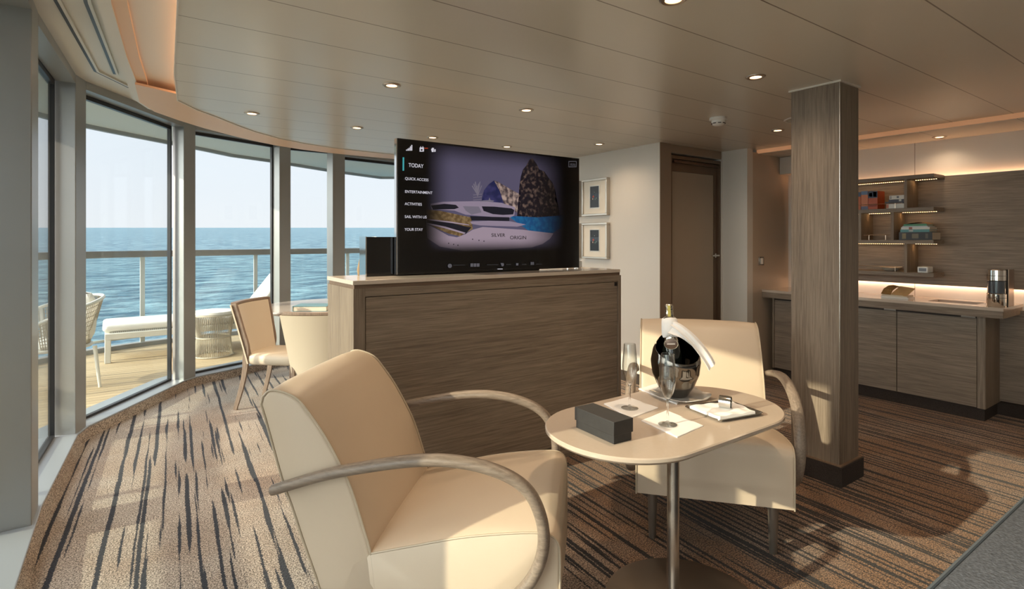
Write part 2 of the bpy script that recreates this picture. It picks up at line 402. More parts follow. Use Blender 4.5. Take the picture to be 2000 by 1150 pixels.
def win(n, a, b, ztop=2.47, lab='', o0=.112, o1=.145):
    """framed fixed pane between plan points a and b; frame and glass sit on the outer half of the sill"""
    a = Vector(a); b = Vector(b); L_ = (b-a).length; ang = math.atan2(b.y-a.y, b.x-a.x)
    w_ = thing('window_%d'%n, lab, 'window', (a.x,a.y,0), ang, kind='structure')
    f = .018
    bm = B()
    for q in ((0,L_,o0,o1,.08,.08+f),(0,L_,o0,o1,ztop,2.56),(0,f,o0,o1,.08+f,ztop),(L_-f,L_,o0,o1,.08+f,ztop)): box(bm,*q)
    obj('window_frame', bm, ALU_D, w_, smooth=0)
    obj('header', bx(0,L_,-.0,o0-.004,ztop+.03,2.56), ALU, w_, smooth=0)
    obj('pane', bx(f-.005,L_-f+.005,o0+.012,o0+.020,.08+f-.005,ztop+.005), GLASS, w_, smooth=0)
pts = {}
for i in order:
    x,y,tx,ty,wd = CW[i]; l = math.hypot(tx,ty); pts[i] = ((x,y),(x+tx/l*wd,y+ty/l*wd))
labs = ['tall window pane beside the camera','tall window pane left of the widest post','tall window pane at the far left between the two left posts',
        'window pane with the outdoor armchair and lounger behind it','window pane behind the left dining chair with the rope stool outside',
        'narrow window pane above the round table','window pane with a deep header running behind the television','last window pane hidden behind the television']
win(1, (-.37,-1.7), pts[-2][0], lab='tall window pane behind the camera', o0=.24, o1=.27)
for k,(i,j) in enumerate(zip(order, order[1:])):
    a = pts[i][1]; b = pts[j][0]
    if k >= 2: pass
    win(k+2, a, b, 2.42 if i==4 else 2.47, labs[k], *((.24,.27) if j<=0 else ()))
# ceiling: main field, recess with cove, rim, outer soffit
E = [(.06,-1.7),(.16,2.46),(.215,3.6),(.27,4.22),(.40,4.45),(.546,4.629),(.72,4.87),(.897,5.08),(1.12,5.275),(1.38,5.42),(1.645,5.50),(2.0,5.55),(2.4,5.57),(4.2,5.60)]
Bc = [(-.16,-1.7),(-.107,2.81),(-.055,3.6),(-.01,4.09),(.02,4.60),(.12,4.90),(.287,5.137),(.50,5.39),(.737,5.614),(.97,5.81),(1.212,5.967),(1.50,6.08),(1.805,6.143),(2.2,6.16),(2.6,6.16),(4.2,6.16)]
main = E + [(4.2,3.5),(5.30,3.5),(5.30,-1.7)]
tag(obj('ceiling', prism(B(), main, 2.34, 2.362), CEILING, smooth=0), 'cream panelled ceiling with thin joint lines', 'ceiling', kind='structure')
bm = B(); strip(bm, E, -.0005, .006, 2.334, 2.372)
tag(obj('trim_9', bm, CEIL_W, smooth=0), 'white border strip round the main ceiling field', 'ceiling trim', kind='structure')
recess = offset(E, -.16)
tag(obj('ceiling_recess', prism(B(), offset(E,-.16) + offset(Bc,-.04)[::-1], 2.43, 2.45), CEIL_W, smooth=0), 'recessed curved ceiling band lit by the cove', 'ceiling', kind='structure')
PEACH = mat('peach_tan_trim', (.74,.50,.33), .45)  # peach tan colour of the curved band and its inner rim
far_i, far_b = [p for p in E if p[1]>4.15], [p for p in Bc if p[1]>4.05]
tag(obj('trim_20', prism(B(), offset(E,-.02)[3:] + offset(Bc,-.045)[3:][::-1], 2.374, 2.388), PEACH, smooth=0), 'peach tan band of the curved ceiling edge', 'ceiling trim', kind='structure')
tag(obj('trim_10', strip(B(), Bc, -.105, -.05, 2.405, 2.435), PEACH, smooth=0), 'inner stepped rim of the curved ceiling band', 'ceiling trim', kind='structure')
tag(obj('trim_11', strip(B(), Bc, -.05, 0, 2.395, 2.60), CEIL_W, smooth=0), 'outer white rim of the curved ceiling band', 'ceiling trim', kind='structure')
tag(obj('ceiling_outer', prism(B(), offset(Bc,-.02) + [(4.2,7.0)] + offset(inner,.10)[-2::-1], 2.56, 2.58), CEIL_W, smooth=0), 'outer ceiling strip above the windows', 'ceiling', kind='structure')
# cove LED strip hidden behind the lip of the main field
LED = emis('warm_led', (1,.50,.24), 3.5)
tag(obj('cove_light', strip(B(), E, -.055, -.045, 2.366, 2.398), LED, smooth=0), 'warm light strip hidden along the curved ceiling recess', 'cove light')
# curtain slots in the outer ceiling
for q, (pa) in enumerate(([(-.31,-1.6),(-.285,3.3),(-.18,4.62),(.02,5.0)], [(-.20,-1.6),(-.165,3.3),(-.075,4.62)])):
    tag(obj('curtain_track', strip(B(), pa, -.008, .008, 2.548, 2.561), ALU_D, smooth=0), ['dark curtain track nearest the windows','dark curtain track nearest the ceiling rim'][q], 'curtain track')
    tag(obj('trim_%d'%(12+q), strip(B(), pa, -.022, -.0085, 2.546, 2.561), CEIL_W, smooth=0), 'pale edging of a curtain track', 'ceiling trim', kind='structure')
# right-hand soffit; warm cove glow is put into the fascia's colour and emission
tag(obj('ceiling_soffit', bx(5.30,6.0,-1.7,3.5,2.30,2.42), SOFFIT, smooth=0), 'lower cream ceiling over the bar counter', 'ceiling', kind='structure')
GLOWF = mat('glow_painted_fascia', (.70,.44,.28), .6, emit=(1,.45,.20), es=.17)
tag(obj('fascia_glow', bx(5.285,5.30,-1.7,3.17,2.303,2.34), GLOWF, smooth=0), 'fascia where the ceiling steps down over the bar, cove glow put into its colour', 'cove light')

# walls
def wall(name, bm, lab, m=CREAM, **k): return tag(obj(name, bm, m, smooth=0, **k), lab, 'wall', kind='structure')
wall('wall_picture', bx(4.11,4.2695,3.44,6.95,0,2.40), 'cream wall with framed pictures left of the door')
wall('wall_far', bx(3.30,4.2,6.86,7.05,0,2.60), 'cream wall beyond the television')
bm = bx(4.27,5.10,3.45,3.60,2.26,2.34)
wall('wall_door', bm, 'brown shaded wall round the door', CREAM)
wall('wall_return', bx(5.10,5.20,3.16,3.60,0,2.34), 'cream wall right of the door')
wall('wall_niche', bx(5.2002,6.0,3.16,3.30,0,2.31), 'warm brown end wall of the bar niche carrying the light switch', mat('niche_laminate',(.44,.36,.28),.45))
wall('wall_right', bx(5.88,6.05,-1.7,3.3,0,2.31), 'cream wall behind the bar panel', lines_mat('wall_panels',(.62,.58,.52),(.30,.26,.22),.78,1.99,.006,'Y',.4,.01))
bm = bx(-.37,6.0,-1.9,-1.7,0,2.6)
wall('wall_back', bm, 'cream wall behind the sofa')

tag(obj('baseboard_right', bx(5.80,5.88,-1.7,1.45,0,.10), DARKBASE, smooth=0), 'dark baseboard right of the bar', 'baseboard', kind='structure')
tag(obj('baseboard_door', bx(5.2001,5.36,3.14,3.16,0,.10), DARKBASE, smooth=0), 'dark baseboard in the bar niche', 'baseboard', kind='structure')
tag(obj('baseboard_picture', bx(4.095,4.11,3.44,6.86,0,.10), DARKBASE, smooth=0), 'dark baseboard below the pictures', 'baseboard', kind='structure')
wall('wall_corner', bx(5.085,5.099,3.44,3.60,0,2.34), 'pale wall edge right of the door')

wall('wall_door_cladding', bx(4.1105,4.2695,3.434,3.4399,.0,2.338), 'brown laminate wall end left of the door', mat('brown_laminate',(.27,.20,.145),.45,noise=(4,.04)))
wall('wall_over_door', bx(4.27,5.10,3.443,3.4499,2.262,2.338), 'brown laminate strip over the door', MATS['brown_laminate'])
# wood column
c0 = tag(obj('column', bx(3.362,3.60,1.506,1.79,.115,2.338), WZ, smooth=0, bevel=.003), 'square wood-clad column in front of the bar', 'column', kind='structure')
obj('plinth', bx(3.342,3.62,1.486,1.81,0,.112), DARKBASE, c0, smooth=0)
tag(obj('plinth_cap', bx(3.350,3.612,1.494,1.802,.110,.120), wood('brown_cap',(.16,.10,.06),(.26,.17,.11),'x'), c0, smooth=0), None)
tag(obj('ceiling_trim', bx(3.352,3.61,1.496,1.80,2.330,2.3405), CEIL_W, c0, smooth=0), None)
for (x,y) in ((3.360,1.504),): obj('edge_profile', bx(x+.0005,x+.004,y+.0005,y+.004,.12,2.33), STEEL, c0, smooth=0)

# door
d = thing('door_1', 'brown grey door with a chrome lever between the pictures and the bar', 'door', (4.27,3.45,0), kind='structure')
DOORM = mat('taupe_door_laminate', (.33,.265,.20), .45, noise=(4,.03)); DFR = mat('bronze_door_frame', (.13,.085,.055), .35, .3)
bm = bx(0,.035,0,.14,0,2.24); box(bm,.80,.83,0,.14,0,2.24); box(bm,.035,.80,0,.14,2.205,2.24); obj('door_frame', bm, DFR, d, smooth=0, bevel=.002)
bm = bx(.035,.06,.03,.06,0,2.205); box(bm,.735,.80,.03,.06,0,2.205); box(bm,.06,.735,.03,.06,2.09,2.205); obj('leaf_border', bm, DFR, d, smooth=0)
obj('leaf', bx(.0605,.7345,.035,.075,.01,2.089), DOORM, d, smooth=0)
obj('closer_rail', bx(.05,.78,-.012,.028,2.168,2.19), mat('bronze_rail',(.10,.06,.04),.3,.5), d, smooth=0)
hd = obj('handle', lathe(B(), [(.022,-.004),(.024,0),(.024,.008),(.010,.012),(.009,.045),(.0,.046)], axis='y', seg=20), CHROME, d, loc=(.765,.03,1.255)); hd.rotation_euler=(0,0,PI)
l_ = obj('lever', tube(B(), [(0,.04,0),(.03,.045,0),(.12,.045,0)], .009, 10), CHROME, hd)
obj('door_back', bx(-.02,.83,.145,.17,0,2.34), DOORM, d, smooth=0)

# light switch in the niche
s = thing('light_switch', 'small metal light switch on the niche wall above the bar end', 'switch', (5.34,3.16,1.20))
obj('plate', bx(-.045,.045,-.012,-.001,-.045,.045), STEEL, s, bevel=.003); obj('rocker', bx(-.022,.022,-.018,-.012,-.03,.03), WHITE_PL, s, bevel=.002)
# blind box at the niche ceiling
tag(obj('blind_box', bx(5.70,5.88,2.86,3.158,2.115,2.298), mat('pale_box',(.52,.48,.43),.4), bevel=.004), 'pale box fixed under the ceiling at the niche corner', 'box')

# ------------------------------------------------------------------ ceiling fittings
RINGM = mat('brushed_ring', (.45,.38,.32), .3, 1)
def downlight(x, y, z, label, first=True, power=9, r=.043):
    t = thing('downlight', label, 'ceiling light', (x,y,z), group='ceiling downlights')
    obj('ring', lathe(B(), [(r*.72,.0),(r*.74,-.006),(r*1.05,-.008),(r*1.22,-.004),(r*1.24,-.0005),(r*.72,-.0005)], close=False, seg=28), RINGM, t)
    obj('lens', lathe(B(), [(0,-.004),(r*.45,-.0045),(r*.72,-.003)], close=False, seg=24), LAMP, t)
    ld = bpy.data.lights.new('downlight_lamp', 'SPOT'); ld.energy = power; ld.color = (1,.74,.50); ld.spot_size = R(150); ld.spot_blend = 1; ld.shadow_soft_size = .035
    lo = bpy.data.objects.new('downlight_lamp', ld); C.objects.link(lo); lo.parent = t; lo.location = (0,0,-.02)
    return t
dl = [((1315,-2),'largest downlight at the top edge of the picture',2.34),((765,166),'downlight above the left end of the television cabinet, nearest its front',2.34),((1028,214.5),'downlight above the right end of the television',2.34),
 ((492,221),'downlight nearest the curved window wall',2.34),((697,249),'downlight above the round table, second from the windows',2.34),((845,268),'downlight just above the top left of the television',2.34),
 ((990,286),'small downlight just above the television top centre',2.34),((1170,281),'downlight in front of the picture wall',2.34),((1476,149.5),'downlight left of the wood column top',2.34),
 ((1519,254),'small downlight close to the column left edge',2.34),((1835,267),'downlight in the lower ceiling above the bar shelves',2.30)]
DLPOW = 34
for (px,py),lab,z in dl:
    x,y = P(px,py,z); downlight(x,y,z,lab,power=(DLPOW if z>2.31 else 5)*(.4 if px in (1170,1476,1519) else 1))
for x,y in ((1.0,.2),(2.6,.0),(4.2,.2),(1.4,-1.1),(3.4,-1.1),(4.9,.9),(5.1,-.6)):
    downlight(x,y,2.34,'downlight in the ceiling behind the camera, outside the picture',power=DLPOW*.25)
x,y = P(1403,230,2.34)
t = thing('smoke_detector', 'white round smoke detector on the ceiling', 'smoke detector', (x,y,2.34))
obj('base', lathe(B(), [(.062,0),(.064,-.004),(.064,-.018),(.058,-.022),(0,-.022)], seg=32, close=False), WHITE_PL, t)
obj('chamber', lathe(B(), [(.048,-.021),(.050,-.038),(.042,-.052),(.030,-.060),(0,-.062)], seg=32, close=False), WHITE_PL, t)
bm = B()
for k in range(8):
    a = 2*PI*k/8; m_ = Matrix.Rotation(a,4,'Z'); n0 = len(bm.verts); box(bm,.044,.0505,-.011,.011,-.047,-.042)
    bmesh.ops.transform(bm, matrix=m_, verts=list(bm.verts)[n0:]) if False else None
    bm.verts.ensure_lookup_table(); bmesh.ops.transform(bm, matrix=m_, verts=bm.verts[n0:])
obj('slots', bm, BLACKM, t)
x,y = P(1575,232,2.34)
t = thing('ceiling_speaker', 'flat white round speaker grille in the ceiling behind the column', 'speaker', (x,y,2.34))
obj('rim', lathe(B(), [(.135,-.001),(.138,-.006),(.150,-.007),(.156,-.001)], seg=48, close=False), WHITE_PL, t)
obj('grille', lathe(B(), [(0,-.004),(.135,-.004),(.135,-.001)], seg=48, close=False), mat('speaker_mesh',(.50,.50,.46),.6,bump=(900,.5,.001)), t)
# ------------------------------------------------------------------ outside: deck, rail, overhang, sea
edge = [(-2.9,-4),(-2.8,3.5),(-2.45,5.6),(-1.75,7.2),(-1.0,8.15),(-.27,8.67),(.48,8.95),(1.32,9.12),(2.6,9.3),(6.5,9.45)]
edge = [tuple(p) for p in catmull([(x,y,0) for x,y in edge], 5)]; edge = [(p[0],p[1]) for p in edge]
inn_o = offset(inner, .29)
deck_poly = edge + [(6.5,7.0),(4.2,7.0)] + inn_o[::-1] + [(inn_o[0][0],-4)]
tag(obj('deck_floor', prism(B(), deck_poly, -.12, -.0), DECK, smooth=0), 'sunlit teak deck boards of the balcony', 'deck', kind='structure')
tag(obj('kerb', strip(B(), edge, -.06, .05, -.2, .055), mat('grey_kerb',(.32,.32,.31),.5), smooth=0), 'grey metal kerb at the balcony edge', 'kerb', kind='structure')
rail = thing('balcony_railing', 'metal balcony railing with a flat grey top rail and glass panels', 'railing', (0,0,0))
ZR = 1.262
obj('top_rail', strip(B(), edge, -.055, .055, ZR-.075, ZR+.012), mat('grey_rail',(.24,.225,.205),.4,.4), rail, smooth=0, bevel=.008)
# stanchions spaced along the edge
def along(pts, s):
    for a,b in zip(pts, pts[1:]):
        l = math.hypot(b[0]-a[0], b[1]-a[1])
        if s <= l: return (a[0]+(b[0]-a[0])*s/l, a[1]+(b[1]-a[1])*s/l, math.atan2(b[1]-a[1], b[0]-a[0]))
        s -= l
    return None
POSTM = mat('pale_grey_post',(.56,.58,.55),.4,.3)
def arc_of(px):
    """arc length on the deck edge seen at photo column px"""
    best=None
    tot = 0
    for a,b in zip(edge, edge[1:]):
        l = math.hypot(b[0]-a[0], b[1]-a[1])
        for k in range(10):
            x=a[0]+(b[0]-a[0])*k/10; y=a[1]+(b[1]-a[1])*k/10
            dd=x*sY+y*cY; rr=x*cY-y*sY
            if dd>1:
                e_=abs(1000+1071*rr/dd-px)
                if best is None or e_<best[0]: best=(e_,tot+l*k/10)
        tot+=l
    return best[1], tot
s0,tot = arc_of(277); s1,_ = arc_of(500)
step = abs(s1-s0); ss=[]; s_=s0
while s_>0: ss.append(s_); s_-=step
s_=s0+step
while s_<tot: ss.append(s_); s_+=step
for s_ in sorted(ss):
    x,y,a = along(edge, s_)
    bm = B(); prism(bm, [(-.028,-.01),(.028,-.01),(.028,.012),(-.028,.012)], .05, ZR-.04)
    obj('stanchion', bm, POSTM, rail, loc=(x,y,0), rotz=a, smooth=0, bevel=.004)
GP = glasspane('rail_glass', (.93,.965,.96))
bm = B(); strip(bm, edge, -.006, .006, .14, ZR-.06)
obj('glass_panel', bm, GP, rail, smooth=0)
obj('lower_rail', strip(B(), edge, -.02, .02, .12, .15), POSTM, rail, smooth=0)
# overhang of the deck above
ov = offset(inner, 1.26)
ovs = [(p[0]-max(0,p[0])*.05,p[1]+max(0,p[0])*.42) for p in ov]; ovs[0] = (ovs[0][0], -4)
tag(obj('balcony_roof', prism(B(), ovs + [(6.5,8.1),(6.5,7.0),(4.2,7.0)] + offset(inner,.13)[::-1], 2.60, 2.75), mat('pale_soffit',(.55,.58,.56),.6,noise=(1.5,.04)), smooth=0), 'pale underside of the deck above the windows', 'balcony roof', kind='structure')
tag(obj('roof_edge', strip(B(), ovs + [(6.5,8.1)], -.02, .03, 2.56, 2.78), mat('grey_edge',(.30,.31,.32),.5), smooth=0), 'thin grey edge of the deck above', 'roof edge', kind='structure')
# sea: the ship lists a little, so the water plane leans against the room's vertical
bm = B(); S_ = 6000
tl = 25/1071
pl = []
for r_, d_ in ((-S_*1.3,-200),(S_*.9,-200),(S_*.9,S_),(-S_*1.3,S_)):
    x,y = RD(r_, d_); pl.append((x,y,-7.5 + tl*d_))
bm.faces.new([bm.verts.new(p) for p in pl])
tag(obj('sea', bm, sea_mat(), smooth=0), 'open blue sea up to the horizon', 'sea', kind='stuff')

WHITE_F = mat('white_painted_metal',(.74,.72,.66),.4); ROPE = mat('white_rope',(.50,.45,.37),.8); CUSH = mat('white_outdoor_cushion',(.82,.79,.74),.8)
# lounger, foot end towards the left
fx, fy = P(217,711,0); lx2,ly2 = 1.95, 8.02
ang = math.atan2(8.02-7.80, 2.0)
t = thing('sun_lounger', 'white framed sun lounger with a white cushion on the deck', 'sun lounger', (-.22,7.80,0), .02)
LW = .72; LL = 2.35
bm = bx(0,LL,0,.05,.27,.34); box(bm,0,LL,LW-.05,LW,.27,.34); box(bm,0,.05,.05,LW-.05,.27,.34); box(bm,LL-.05,LL,.05,LW-.05,.27,.34)
obj('frame', bm, WHITE_F, t, bevel=.006)
for (x,y) in ((.0,.0),(.0,LW-.06),(LL-.3,.0),(LL-.3,LW-.06)): obj('leg', bx(x,x+.06,y,y+.06,0,.27), WHITE_F, t, bevel=.006)
obj('deck_slats', bx(.05,LL-.05,.05,LW-.05,.30,.352), lines_mat('rope_slats',(.66,.62,.55),(.3,.28,.25),.02,0,.006,'X',.8,.1), t, smooth=0)
def cushion(bm, x0,x1,y0,y1,z0,z1,r=.05,n=10):
    rings=[]; zs=[(0,.55),(.12,.85),(.3,1),(.7,1),(.88,.85),(1,.55)]
    for f,s in zs:
        ins=(1-s)*r*1.1; rings.append([(x,y,z0+(z1-z0)*f) for x,y in rrect(x0+ins,x1-ins,y0+ins,y1-ins,r,5)])
    loft(bm, rings); return bm
obj('seat_cushion', cushion(B(), -.02,1.60,.03,LW-.03,.355,.44,.05), CUSH, t, smooth=60)
bc = obj('back_cushion', cushion(B(), 0,.70,.03,LW-.03,0,.09,.05), CUSH, t, loc=(1.58,0,.36), smooth=60); bc.rotation_euler=(0,R(-52),0)
bf = obj('back_frame', bx(0,.72,.04,LW-.04,-.035,-.005), WHITE_F, t, loc=(1.58,0,.355)); bf.rotation_euler=(0,R(-52),0)
# rope stool
x,y = .86,7.60
t = thing('rope_stool', 'round white rope stool with a white cushion out on the deck', 'stool', (x,y,0))
ZT=.505
for nm, z, r in (('top_ring',ZT,.235),('bottom_ring',.012,.215),('waist_ring',.235,.185)):
    pr=[(r*math.cos(2*PI*k/40), r*math.sin(2*PI*k/40), z) for k in range(40)]; obj(nm, tube(B(), pr, .010, 6, closed=True), ROPE, t)
bm=B()
for k in range(64):
    a=2*PI*k/64
    tube(bm, [(.235*math.cos(a),.235*math.sin(a),ZT),(.205*math.cos(a),.205*math.sin(a),.36),(.185*math.cos(a),.185*math.sin(a),.235),(.195*math.cos(a),.195*math.sin(a),.12),(.215*math.cos(a),.215*math.sin(a),.012)], .0042, 4)
obj('rope_skirt', bm, ROPE, t)
obj('cushion', lathe(B(), [(0,ZT),(.225,ZT),(.242,ZT+.02),(.235,ZT+.045),(.15,ZT+.056),(0,ZT+.06)], seg=40, close=False), CUSH, t)
# unseen box added on the balcony to keep low sun off the armchair's rear
t = thing('sun_blocker', 'tall white box added out of view on the balcony to block low sun', 'sun blocker', (-1.75,1.86,0))
obj('body', bx(0,.45,0,.62,0,1.62), WHITE_F, t, bevel=.01)
obj('door', bx(.4505,.465,.02,.60,.04,1.58), WHITE_F, t, bevel=.004)
# outdoor armchair: legs, woven tub back, cushion
t = thing('outdoor_armchair', 'white rope armchair on the deck, cut off by the second window post', 'armchair', (-.59,6.80,0), R(18))
for lx,ly,fx_,fy_ in ((.26,.26,.29,.30),(.26,-.26,.29,-.30),(-.26,.26,-.33,.33),(-.26,-.26,-.33,-.33)):
    obj('leg', tube(B(), [(lx,ly,.40),(fx_,fy_,0)], [.019,.013], 10), WHITE_F, t)
seat=[(.29*math.cos(2*PI*k/32)*1.02,.29*math.sin(2*PI*k/32),.40) for k in range(32)]
obj('seat_ring', tube(B(), seat, .016, 8, closed=True), WHITE_F, t)
obj('seat_cushion', lathe(B(), [(0,.405),(.27,.405),(.29,.43),(.27,.46),(0,.475)], seg=32, close=False), CUSH, t)
top=[]; bot=[]
for k in range(25):
    a=R(-120+240*k/24); f=abs(k-12)/12
    top.append(((.39)*math.cos(a),.40*math.sin(a),.86-.20*f**2)); bot.append((.28*math.cos(a),.29*math.sin(a),.41))
obj('top_rail', tube(B(), top, .017, 8), WHITE_F, t)
bm=B()
for k in range(len(top)-1):
    for q in range(3):
        f=q/3; a_=Vector(top[k]).lerp(Vector(top[k+1]),f); b_=Vector(bot[k]).lerp(Vector(bot[k+1]),f); tube(bm,[a_,b_],.0045,4)
for z in range(1,9): tube(bm,[Vector(b_).lerp(Vector(a_), z/9) for a_,b_ in zip(top,bot)],.004,4)
obj('woven_back', bm, ROPE, t)
for k in (3,21): obj('arm_post', tube(B(), [top[k],bot[k]], .015, 8), WHITE_F, t)
obj('back_cushion', cushion(B(), .16,.30,-.22,.22,.46,.90,.06), CUSH, t, smooth=60)

# ------------------------------------------------------------------ television cabinet and television
CX0,CX1,CY0,CY1,CZ = .934,2.855,2.733,3.165,1.212
t = thing('television_cabinet', 'long grey wood veneer cabinet carrying the television', 'cabinet', (CX0,CY0,0))
W_=CX1-CX0; D_=CY1-CY0
obj('body', bx(0.012,W_-.03,.022,D_-.002,.08,CZ-.05), WX, t, smooth=0)
obj('side_panel', bx(0,.0118,0.0,D_,.0,CZ-.042), WZ, t, smooth=0, bevel=.001)
for q in (bx(.012,.062,0,.0215,.08,CZ-.042), bx(W_-.029,W_,0,.0215,0.0,CZ-.042)): obj('stile', q, WZ, t, smooth=0, bevel=.001)
obj('top_rail', bx(.062,W_-.029,0,.0215,CZ-.085,CZ-.042), WX, t, smooth=0, bevel=.001)
obj('front_panel', bx(.066,W_-.034,.004,.021,.085,CZ-.089), WX, t, smooth=0, bevel=.001)
bm=bx(.012,W_-.029,-.002,.0215,0,.08); obj('plinth', bm, WX, t, smooth=0)
obj('end_panel', bx(W_-.0299,W_,.022,D_,.0,CZ-.042), WZ, t, smooth=0)
obj('shadow_gap', bx(.006,W_-.008,.006,D_-.006,CZ-.042,CZ-.022), wood('gap_wood',(.10,.065,.045),(.17,.115,.08),'x'), t, smooth=0)
obj('top', bx(-.004,W_-.012,-.004,D_+.004,CZ-.022,CZ), STONE, t, smooth=0, bevel=.002)
lk = obj('lock', bx(W_-.062,W_-.040,-.002,.004,CZ-.115,CZ-.090), BLACKM, t, smooth=0)

tv = thing('television', 'large flat television showing a yacht and a menu, standing on the cabinet', 'television', (1.264,2.95,CZ))
TW,TH = 1.388,.782
TZ0=.008
obj('casing', bx(0,TW,.0,.035,TZ0,TZ0+TH), BLACKM, tv, bevel=.003)
obj('silver_edge', bx(-.006,0,0,.03,TZ0,TZ0+TH), CHROME, tv)
obj('stand', bx(.35,TW-.35,.012,.03,-.0,TZ0+.01), BLACKM, tv)
obj('bezel', bx(.0,TW,-.003,.0,TZ0,TZ0+TH), BLACK, tv, smooth=0)
# homography photo quad -> screen plane (u right, v up) in metres
q = [(773,266.4),(1128,311.8),(1128,523.3),(775,532.7)]; uv = [(0,TZ0+TH),(TW,TZ0+TH),(TW,TZ0),(0,TZ0)]
A=[];bv=[]
for (x,y),(u,v) in zip(q,uv):
    A += [[x,y,1,0,0,0,-u*x,-u*y],[0,0,0,x,y,1,-v*x,-v*y]]; bv += [u,v]
Hm = np.linalg.solve(np.array(A,float), np.array(bv,float))
def T5(x,y):
    x,y = 740+.27824*x, 240+.27824*y
    w_ = Hm[6]*x+Hm[7]*y+1
    return ((Hm[0]*x+Hm[1]*y+Hm[2])/w_, (Hm[3]*x+Hm[4]*y+Hm[5])/w_)
def scr_mat(name, col, s=1.0, c2=None, var=0, flat=False, nscale=30, lo=.45, hi=.6):
    """emissive picture colour under one soft oval fade (the picture fades to black towards its rim)"""
    m = bpy.data.materials.new(name); m.use_nodes=True; nt=m.node_tree; N=nt.nodes; L=nt.links
    b=N['Principled BSDF']; b.inputs['Base Color'].default_value=(.006,.006,.007,1); b.inputs['Roughness'].default_value=.15
    t_=N.new('ShaderNodeTexCoord')
    if c2:
        n=N.new('ShaderNodeTexNoise'); n.inputs['Scale'].default_value=nscale; n.inputs['Detail'].default_value=6; L.new(t_.outputs['Object'],n.inputs['Vector'])
        mr=N.new('ShaderNodeMapRange'); mr.inputs['From Min'].default_value=lo; mr.inputs['From Max'].default_value=hi; L.new(n.outputs['Fac'],mr.inputs['Value'])
        mx=N.new('ShaderNodeMix'); mx.data_type='RGBA'; L.new(mr.outputs[0],mx.inputs['Factor']); mx.inputs['A'].default_value=(*col,1); mx.inputs['B'].default_value=(*c2,1)
        L.new(mx.outputs['Result'], b.inputs['Emission Color'])
    else: b.inputs['Emission Color'].default_value=(*col,1)
    if flat: b.inputs['Emission Strength'].default_value=s; return m
    s=s*.85
    sp=N.new('ShaderNodeSeparateXYZ'); L.new(t_.outputs['Object'],sp.inputs[0])
    prev=None
    for ax,a_,b_ in (('X',T5(310,520)[0],T5(520,520)[0]),('X',T5(1300,520)[0],T5(960,520)[0]),('Z',T5(800,905)[1],T5(800,800)[1]),('Z',T5(700,130)[1],T5(700,330)[1])):
        mr=N.new('ShaderNodeMapRange'); mr.interpolation_type='SMOOTHSTEP'; mr.inputs['From Min'].default_value=a_; mr.inputs['From Max'].default_value=b_
        L.new(sp.outputs[ax],mr.inputs['Value'])
        mu=N.new('ShaderNodeMath'); mu.operation='MULTIPLY'; L.new(mr.outputs[0],mu.inputs[0])
        if prev is None: mu.inputs[1].default_value=s
        else: L.new(prev,mu.inputs[1])
        prev=mu.outputs[0]
    L.new(prev, b.inputs['Emission Strength'])
    return m
screen = obj('screen', bx(.012,TW-.012,-.0036,-.003,TZ0+.014,TZ0+TH-.010), scr_mat('screen_sky',(.105,.092,.155),.72), tv, smooth=0)
lay=[0]
def poly(name, pts5, m, lab=None):
    lay[0]+=1; y0=-.0037-.00012*lay[0]
    bm=B(); vs=[bm.verts.new((T5(*p)[0], y0, T5(*p)[1])) for p in pts5]; f=bm.faces.new(vs)
    bmesh.ops.triangulate(bm, faces=[f])
    o=obj(name,bm,m,screen,smooth=0)
    if lab: o['label']=lab
    return o
S_ROCK=scr_mat('picture_rock',(.008,.006,.010),1,(.14,.09,.07),nscale=38,lo=.50,hi=.72)
S_MNT=scr_mat('picture_mountain',(.012,.014,.055),1,(.03,.028,.09),nscale=20); S_MNT2=scr_mat('picture_mountain_lit',(.05,.035,.04),1,(.36,.26,.22),nscale=26,lo=.42,hi=.6)
S_SEA=scr_mat('picture_sea',(.006,.06,.17),1.0,(.01,.10,.22)); S_HULL=scr_mat('picture_hull',(.29,.225,.275),.95); S_DECK=scr_mat('picture_deck_white',(.25,.20,.265),.9); S_DARK=scr_mat('picture_dark_glass',(.008,.008,.014),1)
S_GOLD=scr_mat('picture_gold',(.10,.06,.025),1,(.19,.125,.06),nscale=40); S_GREY=scr_mat('picture_grey',(.16,.14,.18),.9)
poly('picture_sea', [(900,655),(1290,655),(1300,720),(1210,775),(1060,770),(960,700)], S_SEA)
poly('picture_mountain', [(700,600),(715,520),(728,470),(760,430),(797,403),(815,420),(845,470),(870,560),(880,605)], S_MNT)
poly('picture_mountain', [(797,403),(830,415),(870,440),(930,475),(985,505),(1000,560),(1000,640),(930,620),(880,600),(865,560),(840,480)], S_MNT2)
poly('picture_rock', [(960,655),(975,590),(985,500),(975,450),(985,380),(1000,330),(1025,300),(1045,262),(1065,250),(1095,290),(1115,330),(1150,345),(1180,390),(1205,420),(1225,470),(1225,540),(1250,600),(1260,655),(1100,665)], S_ROCK)
poly('picture_hull', [(320,700),(400,740),(480,785),(540,797),(600,775),(650,745),(720,727),(850,738),(1000,750),(1215,778),(1190,815),(1140,850),(1060,875),(600,895),(420,860),(330,800)], S_HULL)
poly('picture_deck', [(320,600),(420,610),(640,660),(650,740),(560,790),(480,770),(400,735),(320,690)], S_GOLD)
poly('picture_deck', [(320,668),(480,690),(610,725),(640,728),(600,775),(560,760),(440,720),(320,690)], S_DARK)
poly('picture_rail', [(320,664),(480,684),(620,708),(630,716),(480,694),(320,672)], S_HULL)
poly('picture_rail', [(320,690),(460,722),(600,766),(590,774),(450,732),(320,700)], S_HULL)
poly('picture_upper_deck', [(350,560),(440,547),(700,546),(850,560),(945,592),(940,650),(900,668),(760,655),(600,640),(520,610),(360,598)], S_DECK)
